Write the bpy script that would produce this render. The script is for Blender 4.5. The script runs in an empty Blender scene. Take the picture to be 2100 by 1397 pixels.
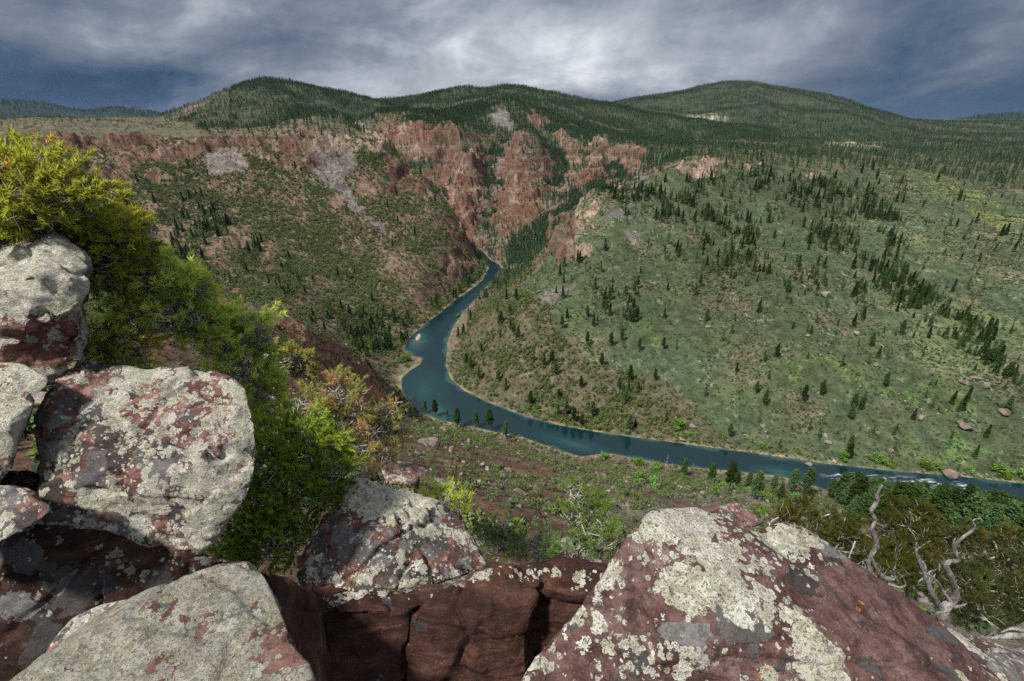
import bpy, bmesh, math, random
import numpy as np
from math import radians, pi, sin, cos
from mathutils import Vector, Matrix

rng = np.random.default_rng(7)
random.seed(7)
SC = bpy.context.scene
COL = SC.collection

# ------------------------------------------------------------------ camera
F, CX, CY = 1000.0, 1050.0, 698.5            # focal length and centre in photo pixels (2100 wide)
PITCH = math.atan((CY - 252.0) / F)          # the horizon sits at row 252
CP, SP = cos(PITCH), sin(PITCH)
CAM = np.array([0.0, 0.0, 200.0])            # 200 m above the river, river at z = 0
cam_data = bpy.data.cameras.new('camera')
cam = bpy.data.objects.new('camera', cam_data)
COL.objects.link(cam)
cam.location = CAM
cam.rotation_euler = (pi / 2 - PITCH, 0, 0)
cam_data.sensor_width = 36.0
cam_data.lens = F / 2100 * 36.0
cam_data.clip_start = 0.05
cam_data.clip_end = 40000
SC.camera = cam

# ------------------------------------------------------------------ light
SC.view_settings.view_transform = 'Standard'
SC.view_settings.look = 'None'
SC.view_settings.gamma = 1.0
SC.view_settings.exposure = 0.85
SC.render.engine = 'CYCLES'
SC.cycles.max_bounces = 5
SC.cycles.sample_clamp_direct = 4.0
SC.cycles.sample_clamp_indirect = 3.0
SC.cycles.diffuse_bounces = 2
SC.cycles.glossy_bounces = 2
SC.cycles.transparent_max_bounces = 4
SC.cycles.use_denoising = False
SC.cycles.denoising_prefilter = 'ACCURATE'

SUN_EL, SUN_AZ = radians(54), radians(-130)   # high behind the viewer's left shoulder
sun_dir = Vector((sin(SUN_AZ) * cos(SUN_EL), cos(SUN_AZ) * cos(SUN_EL), sin(SUN_EL)))
sd = bpy.data.lights.new('sun', 'SUN')
sd.energy = 4.2
sd.angle = radians(5)
sd.color = (1.0, 0.94, 0.85)
sun = bpy.data.objects.new('sun', sd)
COL.objects.link(sun)
sun.rotation_euler = (-sun_dir).to_track_quat('-Z', 'Y').to_euler()
sun.location = (0, 0, 900)


class NT:
    """tiny node-tree helper"""
    def __init__(s, tree):
        s.t = tree; s.n = tree.nodes; s.l = tree.links
    def __call__(s, kind, ins=None, **props):
        nd = s.n.new(kind)
        for k, v in props.items():
            setattr(nd, k, v)
        for k, v in (ins or {}).items():
            sock = nd.inputs[k]
            if hasattr(v, 'is_output') or isinstance(v, bpy.types.NodeSocket):
                s.l.new(v, sock)
            else:
                sock.default_value = v
        return nd
    def math(s, op, a, b=0.0, clamp=False):
        nd = s('ShaderNodeMath', {0: a, 1: b}, operation=op, use_clamp=clamp)
        return nd.outputs[0]
    def vmath(s, op, a, b=(0, 0, 0)):
        nd = s('ShaderNodeVectorMath', {0: a, 1: b}, operation=op)
        return nd.outputs[0]
    def mapr(s, v, a, b, c=0.0, d=1.0, smooth=True):
        nd = s('ShaderNodeMapRange', {0: v, 1: a, 2: b, 3: c, 4: d}, interpolation_type='SMOOTHSTEP' if smooth else 'LINEAR')
        return nd.outputs[0]
    def mix(s, f, a, b, mode='MIX'):
        nd = s('ShaderNodeMix', data_type='RGBA', blend_type=mode)
        for i, v in ((0, f), (6, a), (7, b)):
            if isinstance(v, bpy.types.NodeSocket):
                s.l.new(v, nd.inputs[i])
            else:
                nd.inputs[i].default_value = v if i == 0 or len(v) == 4 else (*v, 1)
        return nd.outputs[2]
    def noise(s, vec, scale, detail=4.0, rough=0.55, dist=0.0, out=0, dim='3D'):
        nd = s('ShaderNodeTexNoise', {'Vector': vec, 'Scale': scale, 'Detail': detail, 'Roughness': rough, 'Distortion': dist}, noise_dimensions=dim)
        return nd.outputs[out]
    def voronoi(s, vec, scale, feature='F1', out='Distance'):
        nd = s('ShaderNodeTexVoronoi', {'Vector': vec, 'Scale': scale}, feature=feature)
        return nd.outputs[out]
    def scale(s, vec, sc):
        nd = s('ShaderNodeMapping', {'Vector': vec, 'Scale': sc})
        return nd.outputs[0]
    def ramp(s, f, stops):
        nd = s('ShaderNodeValToRGB', {0: f})
        el = nd.color_ramp.elements
        while len(el) < len(stops):
            el.new(0.5)
        for e, (p, c) in zip(el, stops):
            e.position = p; e.color = (*c, 1)
        return nd.outputs[0]


# ------------------------------------------------------------------ sky
world = bpy.data.worlds.new('World')
SC.world = world
world.use_nodes = True
W = NT(world.node_tree)
W.n.clear()
sky = W('ShaderNodeTexSky', sky_type='NISHITA', sun_disc=False, sun_elevation=SUN_EL, sun_rotation=SUN_AZ)
tc = W('ShaderNodeTexCoord').outputs['Generated']
sx = W('ShaderNodeSeparateXYZ', {0: tc}).outputs
zz = W.math('MAXIMUM', sx[2], 0.0)
den = W.math('ADD', zz, 0.16)
flat = W('ShaderNodeCombineXYZ', {0: W.math('DIVIDE', sx[0], den), 1: W.math('DIVIDE', sx[1], den), 2: 0.0}).outputs[0]
az = W.math('ARCTAN2', sx[0], sx[1])                       # 0 straight ahead, + to the right
fl = W.scale(flat, (1.0, 0.42, 1.0))
n1 = W.noise(fl, 0.9, 7, 0.58, 0.6)
shear = W('ShaderNodeCombineXYZ', {0: W.math('ADD', W.math('MULTIPLY', az, 4.6), W.math('MULTIPLY', zz, -1.5)), 1: W.math('MULTIPLY', zz, 11.0), 2: 0.37}).outputs[0]
n2 = W.noise(shear, 1.05, 10, 0.60, 0.35)                     # billows and slanting rain curtains
n3 = W.noise(W.scale(shear, (3.0, 0.7, 1.0)), 1.6, 6, 0.6, 0.2)
# where the storm is thick and where light breaks through: soft patches at fixed bearings
wob = W.math('MULTIPLY', W.math('SUBTRACT', n2, 0.5), 0.22)
azw, zw = W.math('ADD', az, wob), W.math('ADD', zz, W.math('MULTIPLY', wob, 0.35))
cover = 0.45
def patch(u, v, su, sv, amp):
    """u, v: bearing given as the photo position; su, sv: half widths in radians / sine of height"""
    global cover
    up_ = CY - v
    d_ = Vector((u - CX, F * CP + up_ * SP, -F * SP + up_ * CP)).normalized()
    q = W.math('ADD', W.math('POWER', W.math('DIVIDE', W.math('SUBTRACT', azw, math.atan2(d_.x, d_.y)), su), 2.0), W.math('POWER', W.math('DIVIDE', W.math('SUBTRACT', zw, d_.z), sv), 2.0))
    cover = W.math('ADD', cover, W.math('MULTIPLY', W.math('EXPONENT', W.math('MULTIPLY', q, -1.0)), amp))
patch(-40, 222, .34, .080, -.42); patch(250, 200, .2, .04, -.10); patch(2120, 222, .36, .090, -.36); patch(60, 40, .30, .07, -.10); patch(1800, 170, .14, .05, -.08)
patch(1020, 85, .18, .09, .20); patch(1250, 60, .10, .05, .16); patch(1400, 150, .16, .055, .22); patch(820, 190, .10, .04, .18); patch(400, 130, .10, .04, .12); patch(1560, 90, .12, .05, .08); patch(640, 60, .18, .06, .02)
bri = W.math('ADD', cover, W.math('ADD', W.math('MULTIPLY', W.math('SUBTRACT', n1, 0.5), 0.16), W.math('ADD', W.math('MULTIPLY', W.math('SUBTRACT', n2, 0.5), 0.88), W.math('MULTIPLY', W.math('SUBTRACT', n3, 0.5), 0.16))))
cl = W.ramp(bri, [(0.00, (.009, .030, .068)), (0.15, (.027, .052, .094)), (0.30, (.066, .086, .122)), (0.47, (.128, .148, .184)), (0.66, (.265, .285, .320)), (0.85, (.470, .485, .510))])
high = W.mapr(zz, 0.30, 0.65)
cl = W.mix(high, cl, (0.36, 0.38, 0.42))
bg1 = W('ShaderNodeBackground', {'Color': sky.outputs[0], 'Strength': 0.08})
bg2 = W('ShaderNodeBackground', {'Color': cl, 'Strength': 1.0})
mx = W('ShaderNodeMixShader', {0: 0.975, 1: bg1.outputs[0], 2: bg2.outputs[0]})
wo = W('ShaderNodeOutputWorld', {'Surface': mx.outputs[0]})


# ------------------------------------------------------------------ helpers
def ray(u, v):
    up = CY - np.asarray(v, float)
    return np.array([np.asarray(u, float) - CX, F * CP + up * SP, -F * SP + up * CP])

def at(u, v, y):
    """point at forward distance y metres seen at photo position u, v"""
    d = ray(u, v)
    return CAM + d * (y / d[1])

def project(X, Y, Z):
    dx, dy, dz = X - CAM[0], Y - CAM[1], Z - CAM[2]
    fw = dy * CP - dz * SP
    up = dy * SP + dz * CP
    fw = np.maximum(fw, 1e-3)
    return CX + F * dx / fw, CY - F * up / fw

def sstep(x, a, b):
    t = np.clip((x - a) / (b - a), 0, 1)
    return t * t * (3 - 2 * t)

def lerp(a, b, t):
    return a + (b - a) * t

def hash3(ix, iy, iz, seed):
    h = (ix.astype(np.int64) * 374761393 + iy.astype(np.int64) * 668265263 + iz.astype(np.int64) * 2147483647 + seed * 974634541) & 0xFFFFFFFF
    h = ((h ^ (h >> 13)) * 1274126177) & 0xFFFFFFFF
    h = ((h ^ (h >> 16)) * 2246822519) & 0xFFFFFFFF
    return ((h ^ (h >> 15)) & 0xFFFFFF) / float(0x7FFFFF) - 1.0

def vn2(x, y, seed=0):
    xi, yi = np.floor(x), np.floor(y)
    fx, fy = x - xi, y - yi
    fx = fx * fx * fx * (fx * (fx * 6 - 15) + 10); fy = fy * fy * fy * (fy * (fy * 6 - 15) + 10)
    z = np.zeros_like(xi)
    a = hash3(xi, yi, z, seed); b = hash3(xi + 1, yi, z, seed)
    c = hash3(xi, yi + 1, z, seed); d = hash3(xi + 1, yi + 1, z, seed)
    return lerp(lerp(a, b, fx), lerp(c, d, fx), fy)

def fbm2(x, y, oct=4, seed=0, gain=0.5):
    s = 0; a = 1.0; t = 0
    for i in range(oct):
        s = s + a * vn2(x, y, seed + i * 17); t += a
        x, y = x * 1.93 + 11.3 + y * 0.31, y * 1.93 - 7.1 - x * 0.31
        a *= gain
    return s / t

def vn3(x, y, z, seed=0):
    xi, yi, zi = np.floor(x), np.floor(y), np.floor(z)
    fx, fy, fz = x - xi, y - yi, z - zi
    fx = fx * fx * (3 - 2 * fx); fy = fy * fy * (3 - 2 * fy); fz = fz * fz * (3 - 2 * fz)
    r = []
    for dz in (0, 1):
        a = hash3(xi, yi, zi + dz, seed); b = hash3(xi + 1, yi, zi + dz, seed)
        c = hash3(xi, yi + 1, zi + dz, seed); d = hash3(xi + 1, yi + 1, zi + dz, seed)
        r.append(lerp(lerp(a, b, fx), lerp(c, d, fx), fy))
    return lerp(r[0], r[1], fz)

def fbm3(P, scale, oct=4, seed=0, gain=0.5):
    x, y, z = P[:, 0] * scale, P[:, 1] * scale, P[:, 2] * scale
    s = 0; a = 1.0; t = 0
    for i in range(oct):
        s = s + a * vn3(x, y, z, seed + i * 13); t += a
        x, y, z = x * 1.97 + 5.2 + y * .2, y * 1.97 + 1.3 - z * .2, z * 1.97 + 9.7
        a *= gain
    return s / t

def in_poly(u, v, poly):
    inside = np.zeros(u.shape, bool)
    n = len(poly)
    for i in range(n):
        x1, y1 = poly[i]; x2, y2 = poly[(i + 1) % n]
        if y1 == y2:
            continue
        c = ((y1 > v) != (y2 > v)) & (u < (x2 - x1) * (v - y1) / (y2 - y1) + x1)
        inside ^= c
    return inside

def seg_dist(x, y, pts, closed=False):
    d = np.full(x.shape, 1e9)
    n = len(pts)
    for i in range(n if closed else n - 1):
        ax, ay = pts[i]; bx, by = pts[(i + 1) % n]
        vx, vy = bx - ax, by - ay
        L = vx * vx + vy * vy + 1e-9
        t = np.clip(((x - ax) * vx + (y - ay) * vy) / L, 0, 1)
        d = np.minimum(d, np.hypot(x - ax - t * vx, y - ay - t * vy))
    return d

def mesh_np(name, V, Fc, mats=(), midx=None, smooth=False):
    """mesh from arrays; Fc is an (n,3) or (n,4) index array or a list of polygons"""
    me = bpy.data.meshes.new(name)
    V = np.asarray(V, np.float32)
    if isinstance(Fc, np.ndarray):
        k = Fc.shape[1]; nf = len(Fc)
        me.vertices.add(len(V)); me.vertices.foreach_set('co', V.ravel())
        me.loops.add(nf * k); me.loops.foreach_set('vertex_index', Fc.astype(np.int32).ravel())
        me.polygons.add(nf)
        me.polygons.foreach_set('loop_start', np.arange(0, nf * k, k, dtype=np.int32))
        me.update(calc_edges=True)
    else:
        me.from_pydata(V.tolist(), [], Fc)
    for m in mats:
        me.materials.append(m)
    if midx is not None:
        me.polygons.foreach_set('material_index', np.asarray(midx, np.int32))
    if smooth:
        me.polygons.foreach_set('use_smooth', np.ones(len(me.polygons), bool))
    me.update()
    return me

def vcol(me, name, C):
    a = me.color_attributes.new(name, 'FLOAT_COLOR', 'POINT')
    C = np.asarray(C, np.float32)
    if C.shape[1] == 3:
        C = np.hstack([C, np.ones((len(C), 1), np.float32)])
    a.data.foreach_set('color', C.ravel())

def link(name, data, loc=(0, 0, 0), rot=(0, 0, 0), scale=(1, 1, 1), parent=None):
    o = bpy.data.objects.new(name, data)
    COL.objects.link(o)
    o.location = loc; o.rotation_euler = rot; o.scale = scale
    if parent is not None:
        o.parent = parent
    return o

def tag(o, label=None, cat=None, group=None, kind=None):
    if label: o['label'] = label
    if cat: o['category'] = cat
    if group: o['group'] = group
    if kind: o['kind'] = kind
    return o

def newmat(name, rough=0.9, spec=0.2):
    m = bpy.data.materials.new(name)
    m.use_nodes = True
    t = NT(m.node_tree)
    b = t.n['Principled BSDF']
    b.inputs['Roughness'].default_value = rough
    b.inputs['Specular IOR Level'].default_value = spec
    return m, t, b
# ------------------------------------------------------------------ river outline (photo pixels on the water plane)
FAR_BANK = [(2500, 1062), (2300, 1025), (2100, 992), (1950, 975), (1850, 968), (1700, 952), (1550, 930), (1400, 910), (1250, 890), (1150, 873), (1080, 855),
            (1000, 825), (950, 800), (925, 778), (914, 750), (918, 700), (930, 670), (950, 640), (985, 603), (1008, 578), (1030, 553), (1024, 543), (1005, 533), (996, 522), (985, 512), (960, 505)]
NEAR_BANK = [(940, 508), (975, 514), (988, 522), (994, 536), (1003, 548), (990, 574), (960, 598), (930, 617), (905, 640), (872, 664), (843, 690), (828, 716), (845, 730), (866, 734), (862, 747), (838, 762),
             (823, 776), (824, 798), (838, 822), (866, 848), (905, 862), (960, 874), (1015, 886), (1073, 897), (1111, 911), (1157, 927), (1191, 937), (1232, 931), (1262, 931), (1300, 940),
             (1405, 957), (1528, 969), (1597, 976), (1640, 988), (1690, 1004), (1800, 1015), (1910, 1017), (1950, 1012), (2005, 1012), (2100, 1042), (2300, 1098), (2500, 1150)]

def on_water(u, v):
    d = ray(u, v)
    t = -CAM[2] / d[2]
    return (d[0] * t, d[1] * t)

river_xy = [on_water(u, v) for u, v in FAR_BANK + NEAR_BANK]

# ------------------------------------------------------------------ terrain control points: (u, v, forward distance) or world (x, y, z)
CPS = []
def cp(u, v, y):
    CPS.append(at(u, v, y))
def cpz(u, v, z):
    d = ray(u, v); CPS.append(CAM + d * ((z - CAM[2]) / d[2]))
def cw(u, y, z):
    """hidden point: in the vertical plane of column u on the horizon row, y m ahead"""
    d = ray(u, 252); CPS.append(np.array([d[0] * y / d[1], y, z]))

for (u, v) in FAR_BANK[1:-3:2] + NEAR_BANK[3:-1:2]:
    cpz(u, v, 1.0)
# right hillside
for u, v, y in [(1200, 820, 312), (1200, 750, 345), (1200, 600, 440), (1200, 480, 540), (1250, 400, 612), (1090, 700, 372), (1050, 640, 425),
                (1500, 820, 312), (1500, 750, 345), (1500, 600, 440), (1500, 450, 600), (1500, 372, 690), (1500, 342, 740),
                (1350, 680, 385), (1350, 520, 510), (1350, 400, 640), (1380, 345, 720),
                (1650, 680, 375), (1650, 520, 510), (1650, 400, 680), (1680, 347, 790),
                (1800, 880, 280), (1800, 800, 310), (1800, 650, 400), (1800, 500, 550), (1800, 400, 720), (1820, 345, 860),
                (1960, 700, 362), (1960, 560, 470), (1960, 440, 640), (1950, 365, 880),
                (2090, 900, 264), (2090, 800, 300), (2090, 600, 430), (2090, 450, 620), (2090, 400, 740), (2095, 350, 1000),
                (2350, 800, 290), (2350, 600, 420), (2350, 420, 700), (2350, 340, 1100),
                (1300, 376, 640), (1222, 398, 606), (1160, 458, 568), (1130, 522, 535), (1092, 580, 490)]:
    cp(u, v, y)
# behind the crest of the right hillside
for u, y, z in [(1215, 690, 88), (1160, 660, 52), (1120, 640, 28), (1290, 740, 105), (1350, 790, 138)]:
    cw(u, y, z)
# canyon beyond
for u, v, y in [(1100, 500, 775), (1150, 432, 840), (1062, 528, 748), (1100, 440, 900), (1190, 400, 900),
                (800, 272, 1170), (870, 272, 1160), (935, 278, 1150), (800, 330, 1120), (870, 338, 1095), (925, 335, 1100), (870, 395, 1020), (905, 425, 970),
                (962, 312, 1050), (950, 380, 985), (948, 440, 930), (985, 482, 850), (1010, 300, 1200), (1022, 390, 1080), (1000, 450, 950), (1040, 245, 1360),
                (1066, 283, 1110), (1045, 350, 1035), (1030, 425, 970), (1050, 470, 890), (1130, 400, 1000), (1150, 330, 1170), (1120, 290, 1250),
                (1180, 330, 1120), (1225, 352, 1040), (1212, 392, 960), (1110, 256, 1420), (1200, 286, 1260), (1290, 318, 1050), (1260, 345, 1060), (1300, 350, 900),
                (980, 250, 1420), (900, 245, 1450), (1040, 206, 1560), (950, 225, 1560)]:
    cp(u, v, y)
# left wall: slope, rim, and the spur that runs down to the river
for u, v, y in [(840, 668, 478), (760, 700, 440), (760, 600, 520), (760, 500, 620), (760, 400, 715), (750, 330, 775), (750, 284, 815),
                (600, 620, 450), (600, 520, 560), (600, 420, 680), (600, 345, 745), (600, 318, 770), (600, 287, 790),
                (420, 600, 430), (420, 480, 570), (420, 400, 670), (420, 330, 750), (420, 289, 790),
                (250, 560, 450), (250, 450, 590), (250, 350, 720), (240, 320, 745), (240, 286, 775),
                (90, 500, 480), (90, 400, 620), (90, 325, 730), (80, 284, 765), (-150, 500, 480), (-150, 350, 680), (-150, 285, 760),
                (880, 600, 545), (870, 500, 640), (850, 420, 730), (820, 345, 800), (930, 560, 620), (935, 500, 700),
                (985, 532, 735), (953, 470, 765), (907, 402, 790), (852, 350, 812), (800, 304, 832), (772, 285, 840)]:
    cp(u, v, y)
for u, y, z in [(985, 800, 6), (950, 850, 14), (905, 890, 40), (850, 920, 62), (805, 950, 88), (770, 980, 130)]:
    cw(u, y, z)
# plateaus
for u, v, y in [(200, 262, 1050), (420, 270, 1000), (600, 272, 980), (740, 270, 1000), (300, 247, 1500), (60, 262, 1100), (-150, 262, 1050), (500, 258, 1400), (700, 254, 1450),
                (1420, 325, 880), (1420, 300, 1200), (1600, 318, 1050), (1600, 290, 1600), (1800, 325, 1100), (1800, 300, 1700), (2050, 320, 1350), (2080, 300, 1900), (2350, 310, 1500),
                (1300, 295, 1400), (1420, 275, 2000), (1700, 272, 2400), (2050, 280, 2500)]:
    cp(u, v, y)
for u in (-300, 0, 300, 600, 900, 1200, 1500, 1800, 2100, 2400):
    cw(u, 3200, 205); cw(u, 5500, 190); cw(u, 9000, 150)
# slope under the viewer
for u, v, y in [(900, 880, 250), (900, 950, 120), (900, 1010, 60), (900, 1080, 20), (1000, 920, 205), (1000, 980, 110), (1000, 1060, 52), (1000, 1140, 16),
                (1150, 960, 165), (1150, 1020, 95), (1150, 1100, 42), (1300, 990, 150), (1300, 1060, 88), (1300, 1150, 30), (1500, 1010, 170), (1500, 1080, 95), (1500, 1180, 40),
                (1700, 1040, 178), (1700, 1110, 105), (1700, 1220, 40), (1900, 1060, 178), (1900, 1130, 100), (1900, 1250, 36), (2100, 1100, 160), (2100, 1200, 80), (2350, 1180, 130), (2350, 1300, 60)]:
    cp(u, v, y)
# ridge with the red outcrop in front of the left wall
for u, v, y in [(560, 668, 235), (600, 662, 250), (660, 690, 268), (720, 720, 290), (790, 770, 325), (815, 800, 330),
                (600, 740, 205), (680, 790, 220), (760, 820, 262), (800, 850, 265), (700, 860, 140), (780, 900, 140), (600, 850, 100), (600, 960, 40), (750, 1000, 40), (500, 800, 120), (400, 800, 90),
                (300, 660, 150), (100, 660, 150), (100, 800, 60), (300, 900, 30), (-200, 700, 120), (-200, 900, 30)]:
    cp(u, v, y)
for u, y, z in [(600, 330, 45), (680, 350, 26), (740, 372, 12), (480, 330, 62), (200, 320, 95), (-50, 320, 100)]:
    cw(u, y, z)
# rocky ledge the photographer stands on
for th in (-1.1, -0.6, -0.2, 0.2, 0.6, 1.1):
    for r, z in ((1.0, 195.6), (3.0, 195.0), (6.0, 192.6)):
        CPS.append(np.array([sin(th) * r, cos(th) * r, z]))
CPS = np.array(CPS)

def to_q(x, y):
    return np.arctan2(x, y) * 1.6, 0.5 * np.log(x * x + y * y)

qa, qb = to_q(CPS[:, 0], CPS[:, 1])
rr = np.hypot(CPS[:, 0], CPS[:, 1])
tgt = (CPS[:, 2] - CAM[2]) / rr
n_c = len(CPS)
def kern(d2):
    return 0.5 * d2 * np.log(d2 + 1e-12)
K = kern((qa[:, None] - qa) ** 2 + (qb[:, None] - qb) ** 2) + np.eye(n_c) * 2e-4
Pm = np.stack([np.ones(n_c), qa, qb], 1)
A = np.zeros((n_c + 3, n_c + 3)); A[:n_c, :n_c] = K; A[:n_c, n_c:] = Pm; A[n_c:, :n_c] = Pm.T
sol = np.linalg.solve(A, np.concatenate([tgt, np.zeros(3)]))

# polar grid, fine where the photo looks at it
def seg(a, b, k):
    return np.exp(np.arange(math.log(a), math.log(b), k))
RR = np.concatenate([seg(1.0, 8, 0.05), seg(8, 250, 0.012), seg(250, 700, 0.0042), seg(700, 1250, 0.0027), seg(1250, 2600, 0.006), seg(2600, 9500, 0.013)])
TT = np.concatenate([np.linspace(-1.3, -0.98, 40, endpoint=False), np.linspace(-0.98, 0.98, 960), np.linspace(0.98, 1.3, 41)[1:]])
NR, NTH = len(RR), len(TT)
# coarse evaluation then linear upsampling
ci = np.unique(np.concatenate([np.arange(0, NR, 3), [NR - 1]])); cj = np.unique(np.concatenate([np.arange(0, NTH, 3), [NTH - 1]]))
E = np.zeros((len(ci), len(cj)))
ga = TT[cj] * 1.6
for i, ri in enumerate(ci):
    gb = math.log(RR[ri])
    d2 = (ga[:, None] - qa) ** 2 + (gb - qb) ** 2
    E[i] = kern(d2) @ sol[:n_c] + sol[n_c] + ga * sol[n_c + 1] + gb * sol[n_c + 2]
E1 = np.stack([np.interp(TT, TT[cj], row) for row in E])
lr, lc = np.log(RR), np.log(RR[ci])
E2 = np.empty((NR, NTH))
for j in range(NTH):
    E2[:, j] = np.interp(lr, lc, E1[:, j])
Rg, Tg = np.meshgrid(RR, TT, indexing='ij')
GX, GY = Rg * np.sin(Tg), Rg * np.cos(Tg)
GZ = CAM[2] + E2 * Rg

# hills on the skyline: an elevation profile across the view, raised at a given range
def hill(profile, r_ridge, r_front, r_back, warp=0.0, seed=1, bump=0.0):
    global GZ
    pts = np.array([ray(u, v) for u, v in profile])
    th = np.arctan2(pts[:, 0], pts[:, 1])
    el = pts[:, 2] / np.hypot(pts[:, 0], pts[:, 1])
    rid = r_ridge * (1 + warp * fbm2(TT * 5.0, TT * 0, 3, seed))
    e = np.interp(TT, th, el)
    k = np.ones(7) / 7
    e = np.convolve(np.pad(e, 3, mode='edge'), k, 'valid')
    top = CAM[2] + e * rid
    t = np.where(Rg < rid, (Rg - r_front) / (rid - r_front), 1 + (Rg - rid) / (rid - r_back))
    t = np.clip(t, -0.4, 1)
    base = 205.0
    s = np.clip(t, 0, 1)
    s = s * 0.45 + 0.55 * s * s * (3 - 2 * s)
    edge = np.clip((TT - th[0]) / 0.05, 0, 1) * np.clip((th[-1] - TT) / 0.05, 0, 1)
    h = base - 90 + (top - base + 90) * s
    if bump:
        h = h + bump * fbm2(GX / 260, GY / 260, 4, seed + 5) * np.clip(s * 3, 0, 1) * np.clip((1 - s) * 5, 0.12, 1)
    h = np.where(t <= 0, -1e4, h)
    h = np.where(edge > 0, h, -1e4)
    return h

HILLS = [
    hill([(300, 262), (345, 233), (390, 214), (430, 203), (470, 185), (510, 170), (545, 164), (590, 166), (640, 178), (700, 194), (760, 205), (820, 214), (900, 240)], 1900, 1080, 2700, 0.05, 3, 26),
    hill([(640, 255), (720, 222), (780, 207), (830, 201), (870, 194), (910, 185), (960, 179), (1010, 177), (1075, 180), (1120, 187), (1180, 199), (1240, 210), (1310, 226), (1400, 245), (1500, 258), (1600, 268)], 2150, 1330, 3000, 0.05, 11, 24),
    hill([(1150, 252), (1220, 220), (1270, 208), (1330, 196), (1400, 187), (1440, 177), (1475, 170), (1510, 168), (1560, 172), (1600, 180), (1680, 193), (1740, 208), (1800, 227), (1860, 245), (1920, 260), (2000, 272), (2200, 285)], 4000, 2100, 5200, 0.03, 21, 40),
    hill([(1800, 270), (1880, 262), (1930, 256), (1985, 244), (2030, 238), (2075, 235), (2130, 240), (2250, 236), (2400, 250)], 7000, 4600, 8800, 0.02, 31, 50),
    hill([(-400, 215), (-200, 222), (-60, 212), (0, 208), (40, 208), (90, 213), (140, 224), (180, 230), (215, 224), (240, 221), (300, 229), (340, 236), (420, 246), (500, 256)], 7200, 4600, 8800, 0.02, 41, 40),
]
HID = np.zeros(GZ.shape, np.int8)
for k, h in enumerate(HILLS):
    # soft maximum so that the foot of each hill blends into the plateau
    w = 25.0 if k < 3 else 10.0
    m = np.maximum(GZ, h)
    dd = np.abs(GZ - h)
    soft = np.where(dd < w, (w - dd) ** 2 / (4 * w), 0)
    HID = np.where(h > GZ, k + 1, HID)
    GZ = m + soft

# ------------------------------------------------------------------ masks in the photo's layout, frayed by noise so that no edge is a clean line
U0, V0 = project(GX, GY, GZ)
nz_a = fbm2(GX / 22, GY / 22, 4, 101); nz_b = fbm2(GX / 22, GY / 22, 4, 202)
nz_c = fbm2(GX / 5.5, GY / 5.5, 3, 303); nz_d = fbm2(GX / 70, GY / 70, 4, 404)
fr = np.clip(Rg / 500, 0.25, 1.6)
UU = U0 + nz_a * 14 + nz_c * 4; VV = V0 + nz_b * 9 + nz_c * 3

def mask(polys, ymin=0, ymax=1e9):
    m = np.zeros(GZ.shape, bool)
    for p in polys:
        m |= in_poly(UU, VV, p)
    return (m & (GY > ymin) & (GY < ymax)).astype(float)

def blur(m, k=2):
    for _ in range(k):
        m = (m + np.roll(m, 1, 0) + np.roll(m, -1, 0) + np.roll(m, 1, 1) + np.roll(m, -1, 1)) / 5
    return m

CLIFF = mask([[(68, 280), (150, 282), (300, 279), (540, 281), (560, 300), (480, 312), (380, 318), (330, 335), (270, 330), (230, 345), (150, 318), (75, 312)],
              [(495, 285), (640, 282), (780, 278), (800, 300), (770, 312), (720, 300), (690, 330), (640, 350), (560, 335), (500, 315)],
              [(180, 345), (240, 340), (268, 375), (262, 405), (215, 400)], [(90, 330), (150, 335), (180, 380), (120, 400)], [(290, 350), (345, 350), (360, 385), (310, 375)],
              [(790, 320), (830, 330), (868, 352), (905, 385), (912, 415), (870, 412), (830, 395), (795, 360)], [(770, 390), (840, 392), (860, 415), (800, 412)],
              [(880, 462), (955, 462), (952, 500), (905, 490)], [(925, 520), (990, 500), (992, 540), (945, 565), (905, 590), (895, 640), (880, 630), (900, 560)]], 560, 900)
CLIFF = np.maximum(CLIFF, mask([[(795, 266), (860, 262), (945, 268), (945, 300), (915, 345), (850, 332), (800, 320)], [(895, 345), (935, 335), (912, 385), (900, 370)],
              [(935, 320), (985, 310), (980, 360), (975, 420), (968, 490), (935, 470), (925, 400)],
              [(1045, 285), (1085, 278), (1070, 350), (1062, 400), (1110, 390), (1105, 440), (1080, 470), (1010, 470), (1015, 420), (1035, 370)],
              [(1090, 225), (1130, 255), (1110, 275), (1080, 250)], [(1140, 270), (1190, 300), (1195, 350), (1165, 340)], [(1180, 290), (1265, 300), (1320, 330), (1300, 340), (1240, 310)],
              [(1210, 310), (1245, 315), (1235, 360), (1195, 400), (1205, 350)], [(1275, 318), (1320, 325), (1300, 360), (1280, 350)], [(1040, 440), (1110, 455), (1080, 500), (1020, 480)]], 860, 1500))
CLIFF = np.maximum(CLIFF, mask([[(1125, 450), (1190, 425), (1215, 400), (1230, 420), (1190, 470), (1185, 520), (1140, 530), (1122, 520)], [(1190, 500), (1215, 510), (1200, 545)],
              [(1230, 370), (1290, 372), (1280, 388), (1225, 395)], [(1390, 338), (1440, 335), (1490, 345), (1450, 360), (1390, 352)], [(1500, 338), (1560, 340), (1545, 352)], [(1640, 352), (1690, 350), (1680, 362)]], 480, 900))
CLIFF = np.maximum(CLIFF, mask([[(550, 665), (600, 660), (640, 690), (625, 720), (590, 740), (560, 720)], [(670, 715), (730, 735), (790, 765), (805, 800), (770, 790), (700, 755)]], 150, 345))
SCREE = mask([[(655, 290), (715, 300), (732, 345), (698, 362), (745, 425), (795, 478), (780, 480), (720, 425), (665, 375), (636, 335)], [(420, 305), (490, 310), (525, 345), (470, 360), (425, 352)], [(625, 350), (640, 355), (655, 385), (640, 380)]], 560, 900)
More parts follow.
